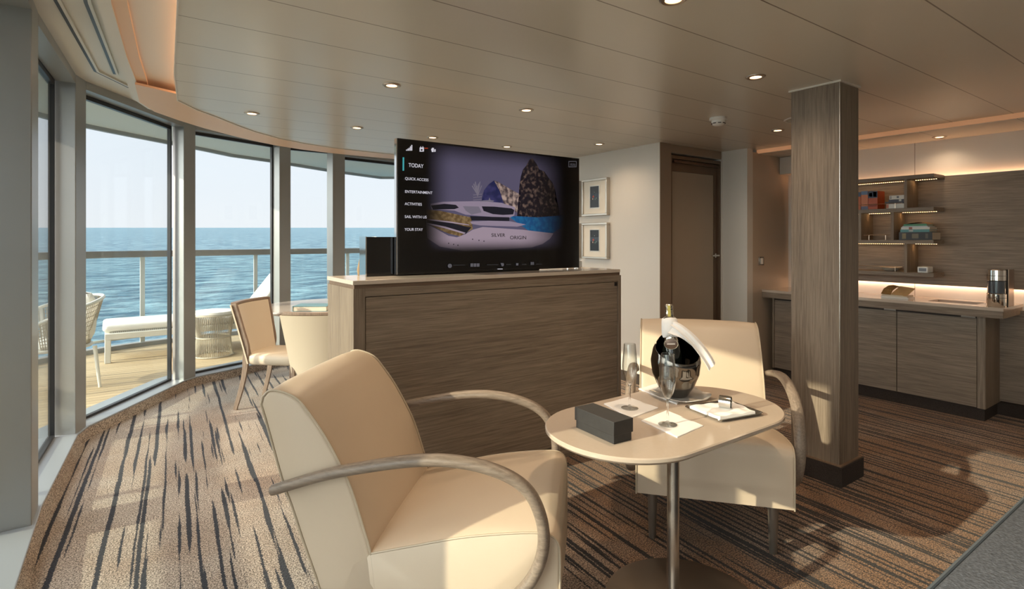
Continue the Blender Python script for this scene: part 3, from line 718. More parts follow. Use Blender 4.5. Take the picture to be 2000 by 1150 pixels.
poly('picture_window_band', [(355,572),(450,562),(530,570),(552,590),(520,600),(370,600)], S_DARK)
poly('picture_window_band', [(580,580),(690,584),(700,600),(710,625),(640,640),(600,612)], S_GREY)
poly('picture_window_band', [(712,583),(800,586),(920,600),(940,612),(932,642),(860,645),(790,638),(725,615)], S_DARK)
poly('picture_window_band', [(630,650),(730,655),(905,662),(905,688),(730,682),(640,680)], S_DARK)
poly('picture_fore_deck', [(630,688),(760,684),(910,690),(1022,714),(960,728),(820,722),(700,716),(640,704)], S_DECK)
poly('picture_mast', [(700,550),(705,543),(760,540),(765,520),(772,540),(800,545),(790,552)], S_GREY)
for k in range(7): poly('picture_antenna', [(640+k*11,440-(k%3)*14),(647+k*11,436-(k%3)*14),(684,500+k*2),(678,502+k*2)], S_GREY)
for k in range(3): poly('picture_antenna', [(650,500+k*18),(712,496+k*18),(712,500+k*18),(650,505+k*18)], S_GREY)
for x_,y_ in ((648,812),(692,820),(727,826),(480,838),(515,846),(545,852)): poly('picture_porthole', [(x_-3,y_-4),(x_+3,y_-4),(x_+3,y_+4),(x_-3,y_+4)], S_DARK)
TXT=scr_mat('menu_text',(.62,.60,.66),.75,flat=True); TXTD=scr_mat('dim_menu_icon',(.12,.115,.13),.6,flat=True); TEAL=scr_mat('teal_bar',(.05,.32,.34),.8,flat=True)
def text(s, p5, h5, m, name='menu_text', squeeze=1.0, wpx=None):
    """text with its baseline's left end at p5, cap height h5 (crop pixels)"""
    u0,v0=T5(*p5); u1,v1=T5(p5[0],p5[1]-h5); h=abs(v1-v0)
    cu=bpy.data.curves.new(name,'FONT'); cu.body=s; cu.size=h/.70; cu.extrude=.0001; cu.offset=h*.008
    o=bpy.data.objects.new(name,cu); C.objects.link(o); o.parent=tv; cu.materials.append(m)
    bpy.context.view_layer.update()
    sxx=1
    if wpx:
        uw=T5(p5[0]+wpx,p5[1])[0]-u0; sxx=uw/max(o.dimensions.x,1e-4)
    me=bpy.data.meshes.new_from_object(o); bpy.data.objects.remove(o)
    for v in me.vertices: v.co=(v.co.x*sxx, v.co.z, v.co.y)
    if not me.materials: me.materials.append(m)
    o=bpy.data.objects.new(name,me); C.objects.link(o); o.parent=tv; o.location=(u0,-.0125,v0)
    return o
text('TODAY',(193,300),27,TXT,wpx=104)
for s_,y_,w_ in (('QUICK ACCESS',390,164),('ENTERTAINMENT',481,192),('ACTIVITIES',567,120),('SAIL WITH US',657,153),('YOUR STAY',746,128)):
    text(s_,(168,y_),19,TXT,wpx=w_)
text('SILVER',(775,796),24,S_DARK,'hull_lettering',wpx=96); text('ORIGIN',(905,815),24,S_DARK,'hull_lettering',wpx=112)
def rect(name,x0,y0,x1,y1,m): return poly(name,[(x0,y0),(x1,y0),(x1,y1),(x0,y1)],m)
rect('teal_marker',153,232,164,326,TEAL)
for k,h in enumerate((8,14,20,30,40)): rect('signal_bar',177+k*9,186-h,184+k*9,186,TXT)
rect('calendar_icon',272,165,302,194,TXT); rect('calendar_icon',280,176,292,188,BLACK); rect('calendar_icon',277,157,281,165,TXT); rect('calendar_icon',292,157,296,165,TXT)
rect('red_flag',306,167,330,175,scr_mat('red_mark',(.25,.03,.01),.8,flat=True))
poly('weather_icon',[(352,180),(360,168),(372,170),(365,183),(370,198),(358,198)],TXT); poly('weather_icon',[(374,180),(384,178),(384,196),(374,198)],TXT)
rect('channel_frame',1316,276,1372,280,TXTD); rect('channel_frame',1316,314,1372,318,TXTD); rect('channel_frame',1316,280,1319,314,TXTD); rect('channel_frame',1369,280,1372,314,TXTD)
text('(525)',(1324,306),15,TXTD,'channel_number',wpx=38)
poly('menu_icon',[(488+15*math.cos(a*PI/6),995+15*math.sin(a*PI/6)) for a in range(12)],TXTD)
for k in range(3): rect('menu_icon',632+k*22,980,651+k*22,1003,TXTD)
poly('menu_icon',[(842,980),(862,980),(866,990),(862,1002),(850,1002),(850,996),(858,994),(858,988),(846,988)],TXTD)
rect('menu_icon',950,982,966,998,TXTD)
for k in range(3): rect('menu_icon',1052+k*8,975,1058+k*8,995,TXTD)
for x_,w_ in ((510,85),(745,80),(880,34),(990,32),(1090,40)): rect('menu_icon',x_,988,x_+w_,993,scr_mat('dim%d'%x_,(.03,.03,.032),.6,flat=True))
rect('maker_badge',820,1019,856,1023,TXT)

# black box behind the television on the cabinet
t = thing('media_box', 'black box with a silver left edge standing behind the left end of the television', 'box', (1.092,2.992,CZ))
obj('casing', bx(.006,.55,0,.10,0,.224), BLACK, t, bevel=.002); obj('edge_strip', bx(0,.006,0,.10,0,.226), CHROME, t)
tag(obj('wooden_ornament', lathe(B(), [(.0,0),(.030,0),(.034,.03),(.026,.07),(.016,.11),(.006,.138),(0,.140)], seg=12, close=False), wood('driftwood',(.16,.10,.05),(.42,.30,.18),'z',.7,60,8), loc=(1.125,3.128,CZ+.001)), 'small tapering brown carving behind the black box on the cabinet', 'ornament')
# small silver tray with glassware behind the television's right end
t = thing('chrome_stand', 'small shiny metal stand on the cabinet at the right of the television', 'stand', (2.70,3.02,CZ))
obj('foot', lathe(B(), [(0,0),(.028,0),(.028,.005),(.006,.01)], close=False, seg=20), CHROME, t); obj('stem', tube(B(), [(0,0,.008),(.0,0,.04),(.012,0,.062)], .007, 8), CHROME, t)
tag(obj('picture_stand', bx(-.07,.07,-.008,.008,0,.045), CHROME, loc=(2.76,3.12,CZ), bevel=.002), 'low reflective metal plate on the cabinet top beside the pictures', 'tray')

# framed pictures on the picture wall
SILV = mat('silver_picture_frame',(.52,.49,.44),.3,.7); MATB = mat('cream_mount',(.70,.66,.58),.7)
ARTM = mat('dark_artwork',(.010,.012,.016),.25); 
def picture(y0, z0, z1, label, w_=.385):
    t = thing('framed_picture', label, 'picture', (4.11,y0,z0), PI/2, group=None)
    # local x runs along +Y world, local -y ... faces -X world is +y local
    hgt=z1-z0
    bm=bx(0,w_,.0,.05,0,.022); box(bm,0,w_,0,.05,hgt-.022,hgt); box(bm,0,.022,0,.05,.022,hgt-.022); box(bm,w_-.022,w_,0,.05,.022,hgt-.022)
    obj('frame', bm, SILV, t, bevel=.003)
    obj('mount', bx(.022,w_-.022,.002,.034,.022,hgt-.022), MATB, t, smooth=0)
    a0,a1,b0,b1=w_*.33,w_*.68,hgt*.22,hgt*.80
    bm=bx(a0-.008,a1+.008,.034,.038,b0-.008,b0); box(bm,a0-.008,a1+.008,.034,.038,b1,b1+.008); box(bm,a0-.008,a0,.034,.038,b0,b1); box(bm,a1,a1+.008,.034,.038,b0,b1)
    obj('inner_border', bm, SILV, t, smooth=0)
    art=obj('artwork', bx(a0,a1,.034,.036,b0,b1), ARTM, t, smooth=0)
    cx=(a0+a1)/2; cz=(b0+b1)/2
    for (dx,dz,rr,cc) in ((.018,.005,.012,(.45,.08,.05)),(.026,-.02,.008,(.6,.45,.4)),(-.012,-.025,.009,(.12,.22,.22)),(-.03,-.015,.007,(.16,.25,.25)),(.0,.05,.006,(.2,.26,.28)),(-.02,.02,.005,(.1,.15,.18))):
        o=obj('blossom', lathe(B(), [(0,.0375),(rr,.037),(rr*.6,.0365)], seg=8, close=False, axis='y'), mat('art_%d'%int(cc[0]*100),cc,.6), art, loc=(cx+dx,0,cz+dz))
    obj('water_band', bx(a0,a1,.0361,.0366,cz-.01,cz+.035), mat('art_sky',(.05,.07,.10),.5), art, smooth=0)
    return t
picture(4.09,1.675,2.068,'upper framed picture beside the television, dark image on a cream mount')
picture(4.09,1.218,1.60,'lower framed picture beside the television, dark image on a cream mount')
picture(4.53,1.675,2.068,'upper framed picture mostly hidden behind the television edge')
picture(4.53,1.218,1.60,'lower framed picture mostly hidden behind the television edge')
# ------------------------------------------------------------------ armchairs
AW=.68
def armchair(name_label):
    """local frame: x forward (u), y across (w), z up; origin at the near rear seat edge on the floor"""
    t = thing('armchair', name_label, 'armchair', group='cream leather armchairs with bent wood arms')
    # back: side profile (u,z), loop
    front=[(-.380,.893),(-.356,.914),(-.313,.912),(-.257,.889),(-.211,.838),(-.162,.771),(-.107,.677),(-.069,.598),(-.030,.481),(-.004,.394),(.012,.27)]
    rear=[(-.175,.262),(-.234,.415),(-.273,.524),(-.313,.628),(-.353,.762),(-.386,.868)]
    prof=[(p[0],p[1]) for p in catmull([(a,b,0) for a,b in front],4)] + [(p[0],p[1]) for p in catmull([(a,b,0) for a,b in rear],4)]
    cu=sum(p[0] for p in prof)/len(prof); cz=sum(p[1] for p in prof)/len(prof)
    def shrink(pts, e):
        out=[]; n=len(pts)
        for i,(a,b) in enumerate(pts):
            p0=Vector(pts[i-1]); p1=Vector(pts[(i+1)%n]); tt=(p1-p0).normalized(); nn=Vector((tt.y,-tt.x))
            if nn.dot(Vector((a-cu,b-cz)))>0: nn=-nn
            out.append((a+nn.x*e,b+nn.y*e))
        return out
    bm=B(); rings=[]
    for wv,e in ((0,.012),(.003,.004),(.010,.0),(.03,-.002),(.12,-.008),(.34,-.011),(.56,-.008),(.65,-.002),(.67,.0),(.677,.004),(.68,.012)):
        rings.append([(a,wv,b) for a,b in shrink(prof,e)])
    loft(bm, rings)
    obj('backrest', bm, LEATHER, t, smooth=50)
    for wv in (.004,.676):
        obj('piping', tube(B(), [(a,wv,b) for a,b in shrink(prof,-.001)], .0042, 6, closed=True), PIPING, t)
    # seat
    top=[(0,.402),(.146,.438),(.296,.474),(.443,.497),(.545,.506),(.585,.500),(.606,.478),(.612,.44),(.612,.34),(.610,.237)]
    sp=[(p[0],p[1]) for p in catmull([(a,b,0) for a,b in top],5)] + [(.30,.235),(.0,.235),(-.10,.26),(-.06,.36)]
    bm=B(); rings=[]
    for wv,e,cr in ((0.0,.010,0),(.004,.003,0),(.012,0,0),(.05,0,.006),(.16,0,.014),(.34,0,.018),(.52,0,.014),(.63,0,.006),(.668,0,0),(.676,.003,0),(.68,.010,0)):
        ring=[]
        for a,b in sp:
            aa=min(a,.612-e); bb=b
            if b>.40 and a>-.01: bb=b-e+cr*(1 if a<.6 else .3)
            aa += (.012 if (a>.58 and b>.3) else 0)*(cr/.018)
            ring.append((aa,wv,max(bb,.235)))
        rings.append(ring)
    loft(bm, rings)
    obj('seat', bm, LEATHER, t, smooth=50)
    edge_=[(a,b) for a,b in sp if (a>=0 and b>.236)]
    for wv in (.002,.678):
        obj('seam', tube(B(), [(a,wv,b-.004) for a,b in edge_], .0036, 6), PIPING, t)
    # bent wood arms
    arm=[(-.325,.600),(-.147,.659),(.005,.695),(.153,.721),(.264,.727),(.371,.715),(.462,.685),(.521,.640),(.555,.569),(.564,.494),(.547,.416),(.50,.340),(.43,.285),(.34,.252),(.22,.24)]
    sec=[(.026*math.cos(2*PI*k/16)*(1 if abs(math.cos(2*PI*k/16))<.9 else .97), .019*math.sin(2*PI*k/16)) for k in range(16)]
    for wv in (-.030,.710):
        path=catmull([(a,wv,b) for a,b in arm],6); n=len(path)
        rad=[1.0-.12*(1-min(1,i/(n*.2))) for i in range(n)]
        obj('arm', tube(B(), path, rad, sec=sec, side=(0,1,0)), ARMWOOD, t, smooth=60)
    # legs
    for (u,wv) in ((.535,.075),(.535,.605),(-.10,.075),(-.10,.605)):
        bm=B(); lathe(bm, [(.0,0),(.0155,0),(.017,.006),(.024,.236),(0,.237)], c=(u,wv,0), seg=18, close=False); obj('leg', bm, LEGMETAL, t)
    for (u,wv) in ((.22,-.012),(.22,.692)):
        obj('arm_bolt', bx(u-.012,u+.012,wv-.014,wv+.014,.228,.25), LEGMETAL, t)
    return t
a1 = armchair('cream leather armchair with bent wood arms in the foreground, its back to the windows')
x,y = RD(-.458,1.785); a1.location=(x,y,0)
f = RD(.991,-.129); a1.rotation_euler=(0,0,math.atan2(f[1],f[0]))
a2 = dup(a1); a2['label']='cream leather armchair behind the small table, facing the camera beside the cabinet'
# second chair: front corners at (r,d) (.579,2.564) and (1.216,2.399); faces camera
fv = Vector(RD(-.251,-.968)); wvv = Vector((-fv.y, fv.x))        # local y axis (left of forward)
fr = Vector(RD(1.216,2.399)); fl = Vector(RD(.579,2.564))
# local y points from fl to fr or the reverse
s_ = wvv.dot(fr-fl)
org = (fl if s_>0 else fr) - fv*.612
a2.location=(org.x,org.y,0); a2.rotation_euler=(0,0,math.atan2(fv.y,fv.x))

# ------------------------------------------------------------------ small pedestal table
TX0,TX1,TY0,TY1,TZ = 1.212,2.278,1.122,1.712,.73
tb = thing('side_table', 'oval cream table on a steel pedestal between the two armchairs', 'table', (1.745,1.417,0))
def oval(g,z): 
    return [(x,y,z) for x,y in rrect(TX0-1.745-g,TX1-1.745+g,TY0-1.417-g,TY1-1.417+g,.285+g,14)]
bm=B(); loft(bm, [oval(-.030,TZ-.030),oval(-.010,TZ-.024),oval(0,TZ-.014),oval(0,TZ-.004),oval(-.004,TZ)])
obj('table_top', bm, mat('cream_table_top',(.50,.41,.33),.13,noise=(80,.03)), tb, smooth=40)
pc = Vector(RD(.632,2.15)); px_,py_ = pc.x-1.745, pc.y-1.417
obj('pole', lathe(B(), [(0.0,.012),(.024,.012),(.024,.36),(.0235,.362),(.0235,TZ-.045),(.0,TZ-.045)], c=(px_,py_,0), seg=28, close=False), STEEL, tb)
obj('mounting_plate', lathe(B(), [(0,TZ-.045),(.10,TZ-.045),(.10,TZ-.0305),(0,TZ-.0305)], c=(px_,py_,0), seg=28, close=False), STEEL, tb)
bc_ = Vector(RD(.668,2.13))
obj('base_disc', lathe(B(), [(0,0),(.303,0),(.305,.003),(.303,.009),(.05,.013),(0,.013)], c=(bc_.x-1.745,bc_.y-1.417,0), seg=64, close=False), mat('brown_steel_disc',(.30,.25,.21),.33,.9), tb)

# things on the table
GRP='champagne flutes on the small table'
def flute(px,py,lab):
    x,y=P(px,py,TZ+.004)
    t=thing('champagne_flute', lab, 'glass', (x,y,TZ+.0042), group=GRP)
    prof=[(0,.0),(.034,0),(.0345,.0015),(.010,.006),(.0045,.014),(.0038,.05),(.0040,.085),(.008,.097),(.020,.118),(.0285,.150),(.0300,.175),(.0265,.225),(.0235,.262)]
    inn=[(.0225,.262),(.0255,.225),(.0288,.175),(.0272,.150),(.0185,.121),(.006,.104),(0,.102)]
    sm=[(max(p[0],.0001),p[1]) for p in catmull([(a,b,0) for a,b in prof[7:]],5)]
    sm2=[(max(p[0],.0),p[1]) for p in catmull([(a,b,0) for a,b in inn],4)]
    obj('bowl', lathe(B(), sm+sm2, seg=40, close=False), FLUTE, t, smooth=60)
    st=[(max(p[0],.0001),p[1]) for p in catmull([(a,b,0) for a,b in prof[4:8]],5)]
    obj('stem', lathe(B(), [(0,.0141)]+st+[(0,.0969)], seg=20, close=False), FLUTE_S, t, smooth=60)
    obj('foot', lathe(B(), [(0,0),(.034,0),(.0345,.0015),(.010,.006),(.0045,.014),(0,.014)], seg=40, close=False), FLUTE, t, smooth=30)
    return t
def napkin(corners, z, lab, name='napkin', h=.006, wave=.003, group=None, cat='napkin'):
    """folded cloth square; corners are plan points in order"""
    cs=[Vector((*c,0)) for c in corners]; o_=sum(cs,Vector())/4; n=14
    bm=B(); top=[];bot=[]
    for layer,zz,g in ((0,0,1.0),(1,h*.45,1.0),(2,h,.985)):
        grid=[]
        for i in range(n+1):
            row=[]
            for j in range(n+1):
                a=cs[0].lerp(cs[1],i/n); b_=cs[3].lerp(cs[2],i/n); p=a.lerp(b_,j/n)
                p=o_+(p-o_)*g
                wv=(math.sin(i*.9+j*.5)+math.sin(j*1.1-i*.3))*.5*wave if layer else 0
                ed=min(i,n-i,j,n-j)/n
                row.append(bm.verts.new((p.x-o_.x,p.y-o_.y,zz+(wv*.5+wave*.5 if layer else 0)*(1 if layer==2 else .5))))
            grid.append(row)
        top.append(grid)
    g=top[2]
    for i in range(n):
        for j in range(n): bm.faces.new((g[i][j],g[i+1][j],g[i+1][j+1],g[i][j+1]))
    g0=top[0]
    for i in range(n):
        for j in range(n): bm.faces.new((g0[i][j],g0[i][j+1],g0[i+1][j+1],g0[i+1][j]))
    def border(g): return [g[i][0] for i in range(n)]+[g[n][j] for j in range(n)]+[g[i][n] for i in range(n,0,-1)]+[g[0][j] for j in range(n,0,-1)]
    for a,b_ in ((top[0],top[1]),(top[1],top[2])):
        A_,B_=border(a),border(b_); m=len(A_)
        for i in range(m): bm.faces.new((A_[i],A_[(i+1)%m],B_[(i+1)%m],B_[i]))
    for v in top[1][5][5:6]: pass
    used=set(border(top[1]))
    for row in top[1]:
        for v in row:
            if v not in used: bm.verts.remove(v)
    o=obj(name,bm,LINEN,loc=(o_.x,o_.y,z),smooth=50)
    return tag(o,lab,cat,group)
ZN=TZ+.0002
n1=[P(*c,ZN) for c in ((1179.5,789),(1227,776),(1286,797),(1232,818))]
n2=[P(*c,ZN) for c in ((1252,822),(1302,802),(1374,832),(1323,855))]
napkin(n1,ZN,'folded white napkin under the left champagne flute',h=.0025,wave=.0012); napkin(n2,ZN,'folded white napkin under the right champagne flute, nearest the table edge',h=.0025,wave=.0012)
flute(1230,797,'empty champagne flute standing left, nearest the cabinet'); flute(1304,829,'empty champagne flute standing in front of the ice bucket')
# gift box
ZB=TZ+.0006
fr_=Vector(P(1199,869,ZB)); lr=Vector(RD(.230,2.017)); dr=(Vector(RD(.23,2.017))-Vector(RD(.342,1.843))).normalized(); angb=math.atan2(dr.y,dr.x)
t=thing('gift_box','long black lidded box on the left end of the oval table','box',(fr_.x,fr_.y,ZB),angb)
obj('tray', bx(.004,.203,-.086,-.004,0,.05), mat('black_card',(.028,.027,.027),.55,bump=(300,.2,.0005),noise=(40,.3)), t, bevel=.001)
obj('lid', bx(0,.207,-.090,0,.028,.076), MATS['black_card'], t, bevel=.0015)

# champagne bucket: an egg-shaped dark chrome shell with a slanting, dipping rim
bx_,by_=P(1325,777,TZ+.006)
cb=Vector((bx_,by_)); cb += Vector(RD(0,.04))
t=thing('champagne_bucket','dark polished egg-shaped ice bucket holding the champagne bottle','ice bucket',(cb.x,cb.y,TZ+.0075))
DCH=mat('dark_polished_metal',(.20,.185,.17),.07,1)
vdir=math.atan2(-cb.y,-cb.x)      # towards the camera
def rad(z): 
    ks=[(0,.052),(.012,.060),(.05,.084),(.10,.104),(.15,.110),(.20,.101),(.25,.076),(.275,.060)]
    for (a,b),(c,d_) in zip(ks,ks[1:]):
        if z<=c: 
            f=(z-a)/(c-a); f=f*f*(3-2*f)*.4+f*.6; return b+(d_-b)*f
    return .06
SEG=56; NZ=26
bm=B(); outer=[];innr=[]
for side,rings_ in ((0,outer),(1,innr)):
    for k in range(NZ+1):
        ring=[]
        for i in range(SEG):
            a=2*PI*i/SEG; rel=a-vdir
            # rim: high at the back-left, dips towards the front right
            zt=.210+.052*math.cos(rel-R(180+25))
            z=zt*k/NZ if not side else .006+(zt-.006)*k/NZ
            lob=1+.03*math.cos(2*rel)
            r_=rad(z)*lob-(.004 if side else 0)
            if k==NZ: r_ = rad(z)*lob-(.001 if not side else .003)
            ring.append((r_*math.cos(a),r_*math.sin(a),z))
        rings_.append(ring)
loft(bm, outer+innr[::-1])
obj('shell', bm, DCH, t, smooth=60)
# the bottle
rt0=Vector((cY,-sY)); bo=cb-rt0*.006; TILT=Matrix.Rotation(.062,3,Vector((0,0,1)).cross(-rt0.to_3d())).to_euler()
t=thing('champagne_bottle','dark champagne bottle with silver and gold foil standing in the ice bucket','bottle',(bo.x,bo.y,TZ+.020)); t.rotation_euler=TILT
BG=mat('dark_bottle_glass',(.008,.010,.007),.08,coat=.6)
obj('glass_body', lathe(B(), [(0,0),(.040,0),(.043,.01),(.043,.15),(.040,.185),(.030,.225),(.020,.27),(.0155,.30)], seg=32, close=False), BG, t)
FOIL=mat('silver_foil',(.62,.57,.50),.22,1,bump=(90,.5,.004)); GOLD=mat('gold_foil',(.75,.55,.15),.2,1)
obj('foil', lathe(B(), [(.0305,.225),(.0205,.27),(.0165,.30),(.0165,.335),(.0185,.340),(.0185,.352),(.0165,.356),(.0180,.366),(.0180,.382),(.012,.388),(0,.389)], seg=24, close=False), FOIL, t)
g_=Vector((math.cos(vdir),math.sin(vdir)))
go=obj('gold_strip', bx(.0188,.0202,-.006,.006,.335,.384), GOLD, t, rotz=vdir-.0)
md=obj('medallion', lathe(B(), [(0,.0025),(.026,.002),(.029,.001),(.029,0)], axis='x', seg=28, close=False), mat('bronze_medallion',(.16,.11,.085),.3,.7), t, loc=(g_.x*.047+.0,g_.y*.047,.222), rotz=vdir); md.scale=(1,1,.8)
pr=[(.003,.0285*math.cos(2*PI*k/28),.0285*math.sin(2*PI*k/28)) for k in range(28)]
obj('medallion_rim', tube(B(), pr, .0014, 6, closed=True), CHROME, md)
cu=bpy.data.curves.new('medallion_lettering','FONT'); cu.body='BRUT'; cu.size=.014; cu.align_x='CENTER'; cu.align_y='CENTER'
# lettering on the medallion is too small to read in the photo: a plain raised band stands for it
obj('medallion_band', bx(.0026,.0030,-.017,.017,-.004,.004), mat('pale_print',(.55,.48,.42),.5), md)
bpy.data.curves.remove(cu)
for sgn in (-1,1): obj('medallion_cord', tube(B(), [(g_.x*.022,g_.y*.022,.268),(g_.x*.049-g_.y*sgn*.016,g_.y*.049+g_.x*sgn*.016,.238)], .0011, 5), mat('pale_cord',(.5,.42,.34),.6), t)
# white cloth round the bottle neck with a tail falling over the rim to the right
rv=Vector((-g_.y,g_.x)); 
rt=Vector((cY,-sY))                                   # camera-right in plan
if rv.dot(rt)<0: rv=-rv
t=thing('bottle_cloth','white cloth wrapped round the bottle neck with a tail hanging to the right','cloth',(bo.x,bo.y,TZ+.004)); t.rotation_euler=TILT
bm=B(); rings=[]
for zz,rr,fl in ((.262,.030,.35),(.275,.036,.2),(.30,.036,.12),(.325,.035,.1),(.342,.033,.15),(.345,.028,.1)):
    rings.append([((rr+.003*math.sin(3*a_)*fl*3)*math.cos(a_),(rr+.003*math.sin(3*a_)*fl*3)*math.sin(a_),zz+.004*math.sin(a_*2)) for a_ in [2*PI*i/28 for i in range(28)]])
rings += [[(x_*.93,y_*.93,z_) for x_,y_,z_ in rg] for rg in rings[::-1]]
loft(bm, rings+[rings[0]], caps=False)
bmesh.ops.remove_doubles(bm, verts=bm.verts, dist=1e-5)
obj('neck_wrap', bm, LINEN, t, smooth=60)
def rib(pathpts, wfun, thick=.003, name='tail', m=LINEN, folds=3, par=t, wd=None):
    bm=B(); rings=[]; n=len(pathpts); wd=wd or Vector((g_.x,g_.y,0))
    for i,p in enumerate(pathpts):
        wv=wfun(i/(n-1)); K=16; up=[];dn=[]
        tt=(Vector(pathpts[min(i+1,n-1)])-Vector(pathpts[max(i-1,0)])).normalized(); nn=tt.cross(wd).normalized()
        for k in range(K+1):
            f=k/K-.5; hgt=.25*wv*math.sin(folds*2*PI*f)*.35
            c_=Vector(p)+wd*f*wv+nn*hgt
            up.append(c_+nn*thick); dn.append(c_-nn*thick)
        rings.append(up+dn[::-1])
    loft(bm, rings); return obj(name,bm,m,par,smooth=60)
wd1=(rv*(-.62)).to_3d()+Vector((0,0,-.55))+(g_*.45).to_3d(); wd1.normalize()
pth=catmull([Vector((rv.x*a_+g_.x*q_,rv.y*a_+g_.y*q_,b_)) for a_,b_,q_ in ((.012,.325,.030),(.045,.302,.038),(.085,.262,.040),(.122,.212,.036),(.150,.165,.03),(.163,.135,.028))],5)
rib(pth, lambda f:.028+.020*math.sin(PI*min(1,f*1.3)*.55), folds=1.5, name='hanging_tail', wd=wd1, thick=.002)
pth=catmull([Vector((rv.x*a_+g_.x*q_,rv.y*a_+g_.y*q_,b_)) for a_,b_,q_ in ((.005,.300,.040),(.03,.288,.045),(.060,.270,.044),(.095,.235,.040))],5)
rib(pth, lambda f:.05*(1-f*.55), folds=1, name='draped_fold', wd=wd1, thick=.002)
# folded cloth and glass dish under the bucket
c4=[P(*c,ZN) for c in ((1247,760),(1290,748),(1340,772),(1322,790))]
napkin(c4,ZN,'white cloth folded under the left of the ice bucket',name='folded_cloth',h=.0035,wave=.001,cat='cloth')
t=thing('glass_dish','wavy clear glass dish under the ice bucket, rim showing at its right','dish',(cb.x+rt.x*.02,cb.y+rt.y*.02,TZ+.0045))
prf=lambda s_,a_: 1
bm=B(); rings=[]
for r_,z_ in ((.02,.0),(.08,.0),(.105,.003),(.125,.010),(.122,.0125),(.103,.0055),(.08,.0028),(.02,.0028)):
    rings.append([(r_*math.cos(a_)*(1+.05*math.sin(6*a_)*(r_>.1)),r_*math.sin(a_)*(1+.05*math.sin(6*a_)*(r_>.1)),z_+(.004*math.sin(6*a_) if r_>.1 else 0)) for a_ in [2*PI*i/72 for i in range(72)]])
rings=[[(p[0],p[1],max(p[2],0)) for p in rg] for rg in rings]
loft(bm, rings)
obj('dish_body', bm, mat('dish_glass',(.92,.90,.86),.05,trans=.6,ior=1.45), t, smooth=60)
# silver tray with cloth and ring
tc4=[Vector(P(*c,TZ+.01)) for c in ((1342,795),(1413,779),(1484,803),(1414,826))]
tc_=sum(tc4,Vector((0,0)))/4; e1=(tc4[3]-tc4[0]+tc4[2]-tc4[1])/2; e2=(tc4[1]-tc4[0]+tc4[2]-tc4[3])/2
L1,L2=e1.length,e2.length
t=thing('silver_tray','silver rectangular tray with a cloth on the right end of the oval table','tray',(tc_.x,tc_.y,TZ+.0003),math.atan2(e1.y,e1.x))
bm=B(); rr_=[]
for g,z_ in ((-.018,0),(-.012,.001),(-.004,.007),(.0,.010),(.002,.0085),(-.003,.0055),(-.011,.0035),(-.016,.0035)): pass
seq=[(-.018,0.0),(-.008,.001),(0,.009),(.003,.0105),(.001,.0120),(-.004,.0105),(-.012,.0035),(-.018,.003)]
loft(bm, [[(x_,y_,z_) for x_,y_ in rrect(-L1/2-g,L1/2+g,-L2/2-g,L2/2+g,.022+g,6)] for g,z_ in seq])
obj('tray_body', bm, CHROME, t, smooth=50)
# overlapping folded cloths on the tray
trt=math.atan2(e1.y,e1.x); ca,sa=math.cos(trt),math.sin(trt)
def onT(a_,b_): return (tc_.x+a_*ca-b_*sa, tc_.y+a_*sa+b_*ca)
hx,hy=L1/2-.02,L2/2-.014
napkin([onT(-hx,-hy),onT(hx,-hy*.9),onT(hx*.95,hy*.9),onT(-hx*.95,hy)],TZ+.0045,'white folded napkin lying in the silver tray',h=.007,wave=.008)
t=thing('napkin_ring','polished napkin ring lying on the cloth in the silver tray','napkin ring',(*onT(.0,.01),TZ+.041),trt+R(35))
pr=[]
bm=B(); n_=32; rg=[]
for r_,x_ in ((.0225,-.022),(.0235,-.022),(.0245,0),(.0235,.022),(.0225,.022),(.0232,0)):
    rg.append([(x_,r_*math.cos(2*PI*k/n_),r_*math.sin(2*PI*k/n_)) for k in range(n_)])
loft(bm, rg+[rg[0]], caps=False); bmesh.ops.remove_doubles(bm, verts=bm.verts, dist=1e-6)
obj('ring_band', bm, CHROME, t, smooth=50)

# ------------------------------------------------------------------ dining set by the window
OV=RD(-1.88,5.70)
t=thing('dining_table','round pale table by the curved windows, partly hidden by the cabinet','table',(OV[0]+.0,OV[1]+.0,0),R(0))
def ell(a_,b_,z_,n=72): return [(a_*math.cos(2*PI*k/n),b_*math.sin(2*PI*k/n),z_) for k in range(n)]
TA=TB_=.69
bm=B(); loft(bm,[ell(TA-.035,TB_-.035,.705),ell(TA-.008,TB_-.008,.722),ell(TA,TB_,.733),ell(TA-.003,TB_-.003,.74)])
obj('table_top', bm, mat('pale_table_top',(.60,.53,.48),.12), t, smooth=40)
obj('pedestal', lathe(B(), [(0,.01),(.045,.01),(.045,.70),(.14,.704),(0,.705)], seg=28, close=False), STEEL, t)
obj('base_disc', lathe(B(), [(0,0),(.28,0),(.28,.01),(0,.014)], seg=48, close=False), STEEL, t)
# thick teal book on it
bxp=Vector(P(604,606,.745))
cbk=P(571,608,.742)
t=thing('coffee_table_book','thick teal picture book lying on the round table','book',(*cbk,.7402),R(-33))
obj('cover', (lambda b: (box(b,0,.32,0,.24,0,.004), box(b,0,.32,0,.24,.046,.050), box(b,0,.004,0,.24,.004,.046))[-1])(B()), mat('teal_cover',(.10,.24,.27),.3,noise=(8,.5)), t, smooth=0)
obj('pages', bx(.004,.315,.005,.235,.004,.046), mat('pages',(.62,.58,.50),.8), t, smooth=0)

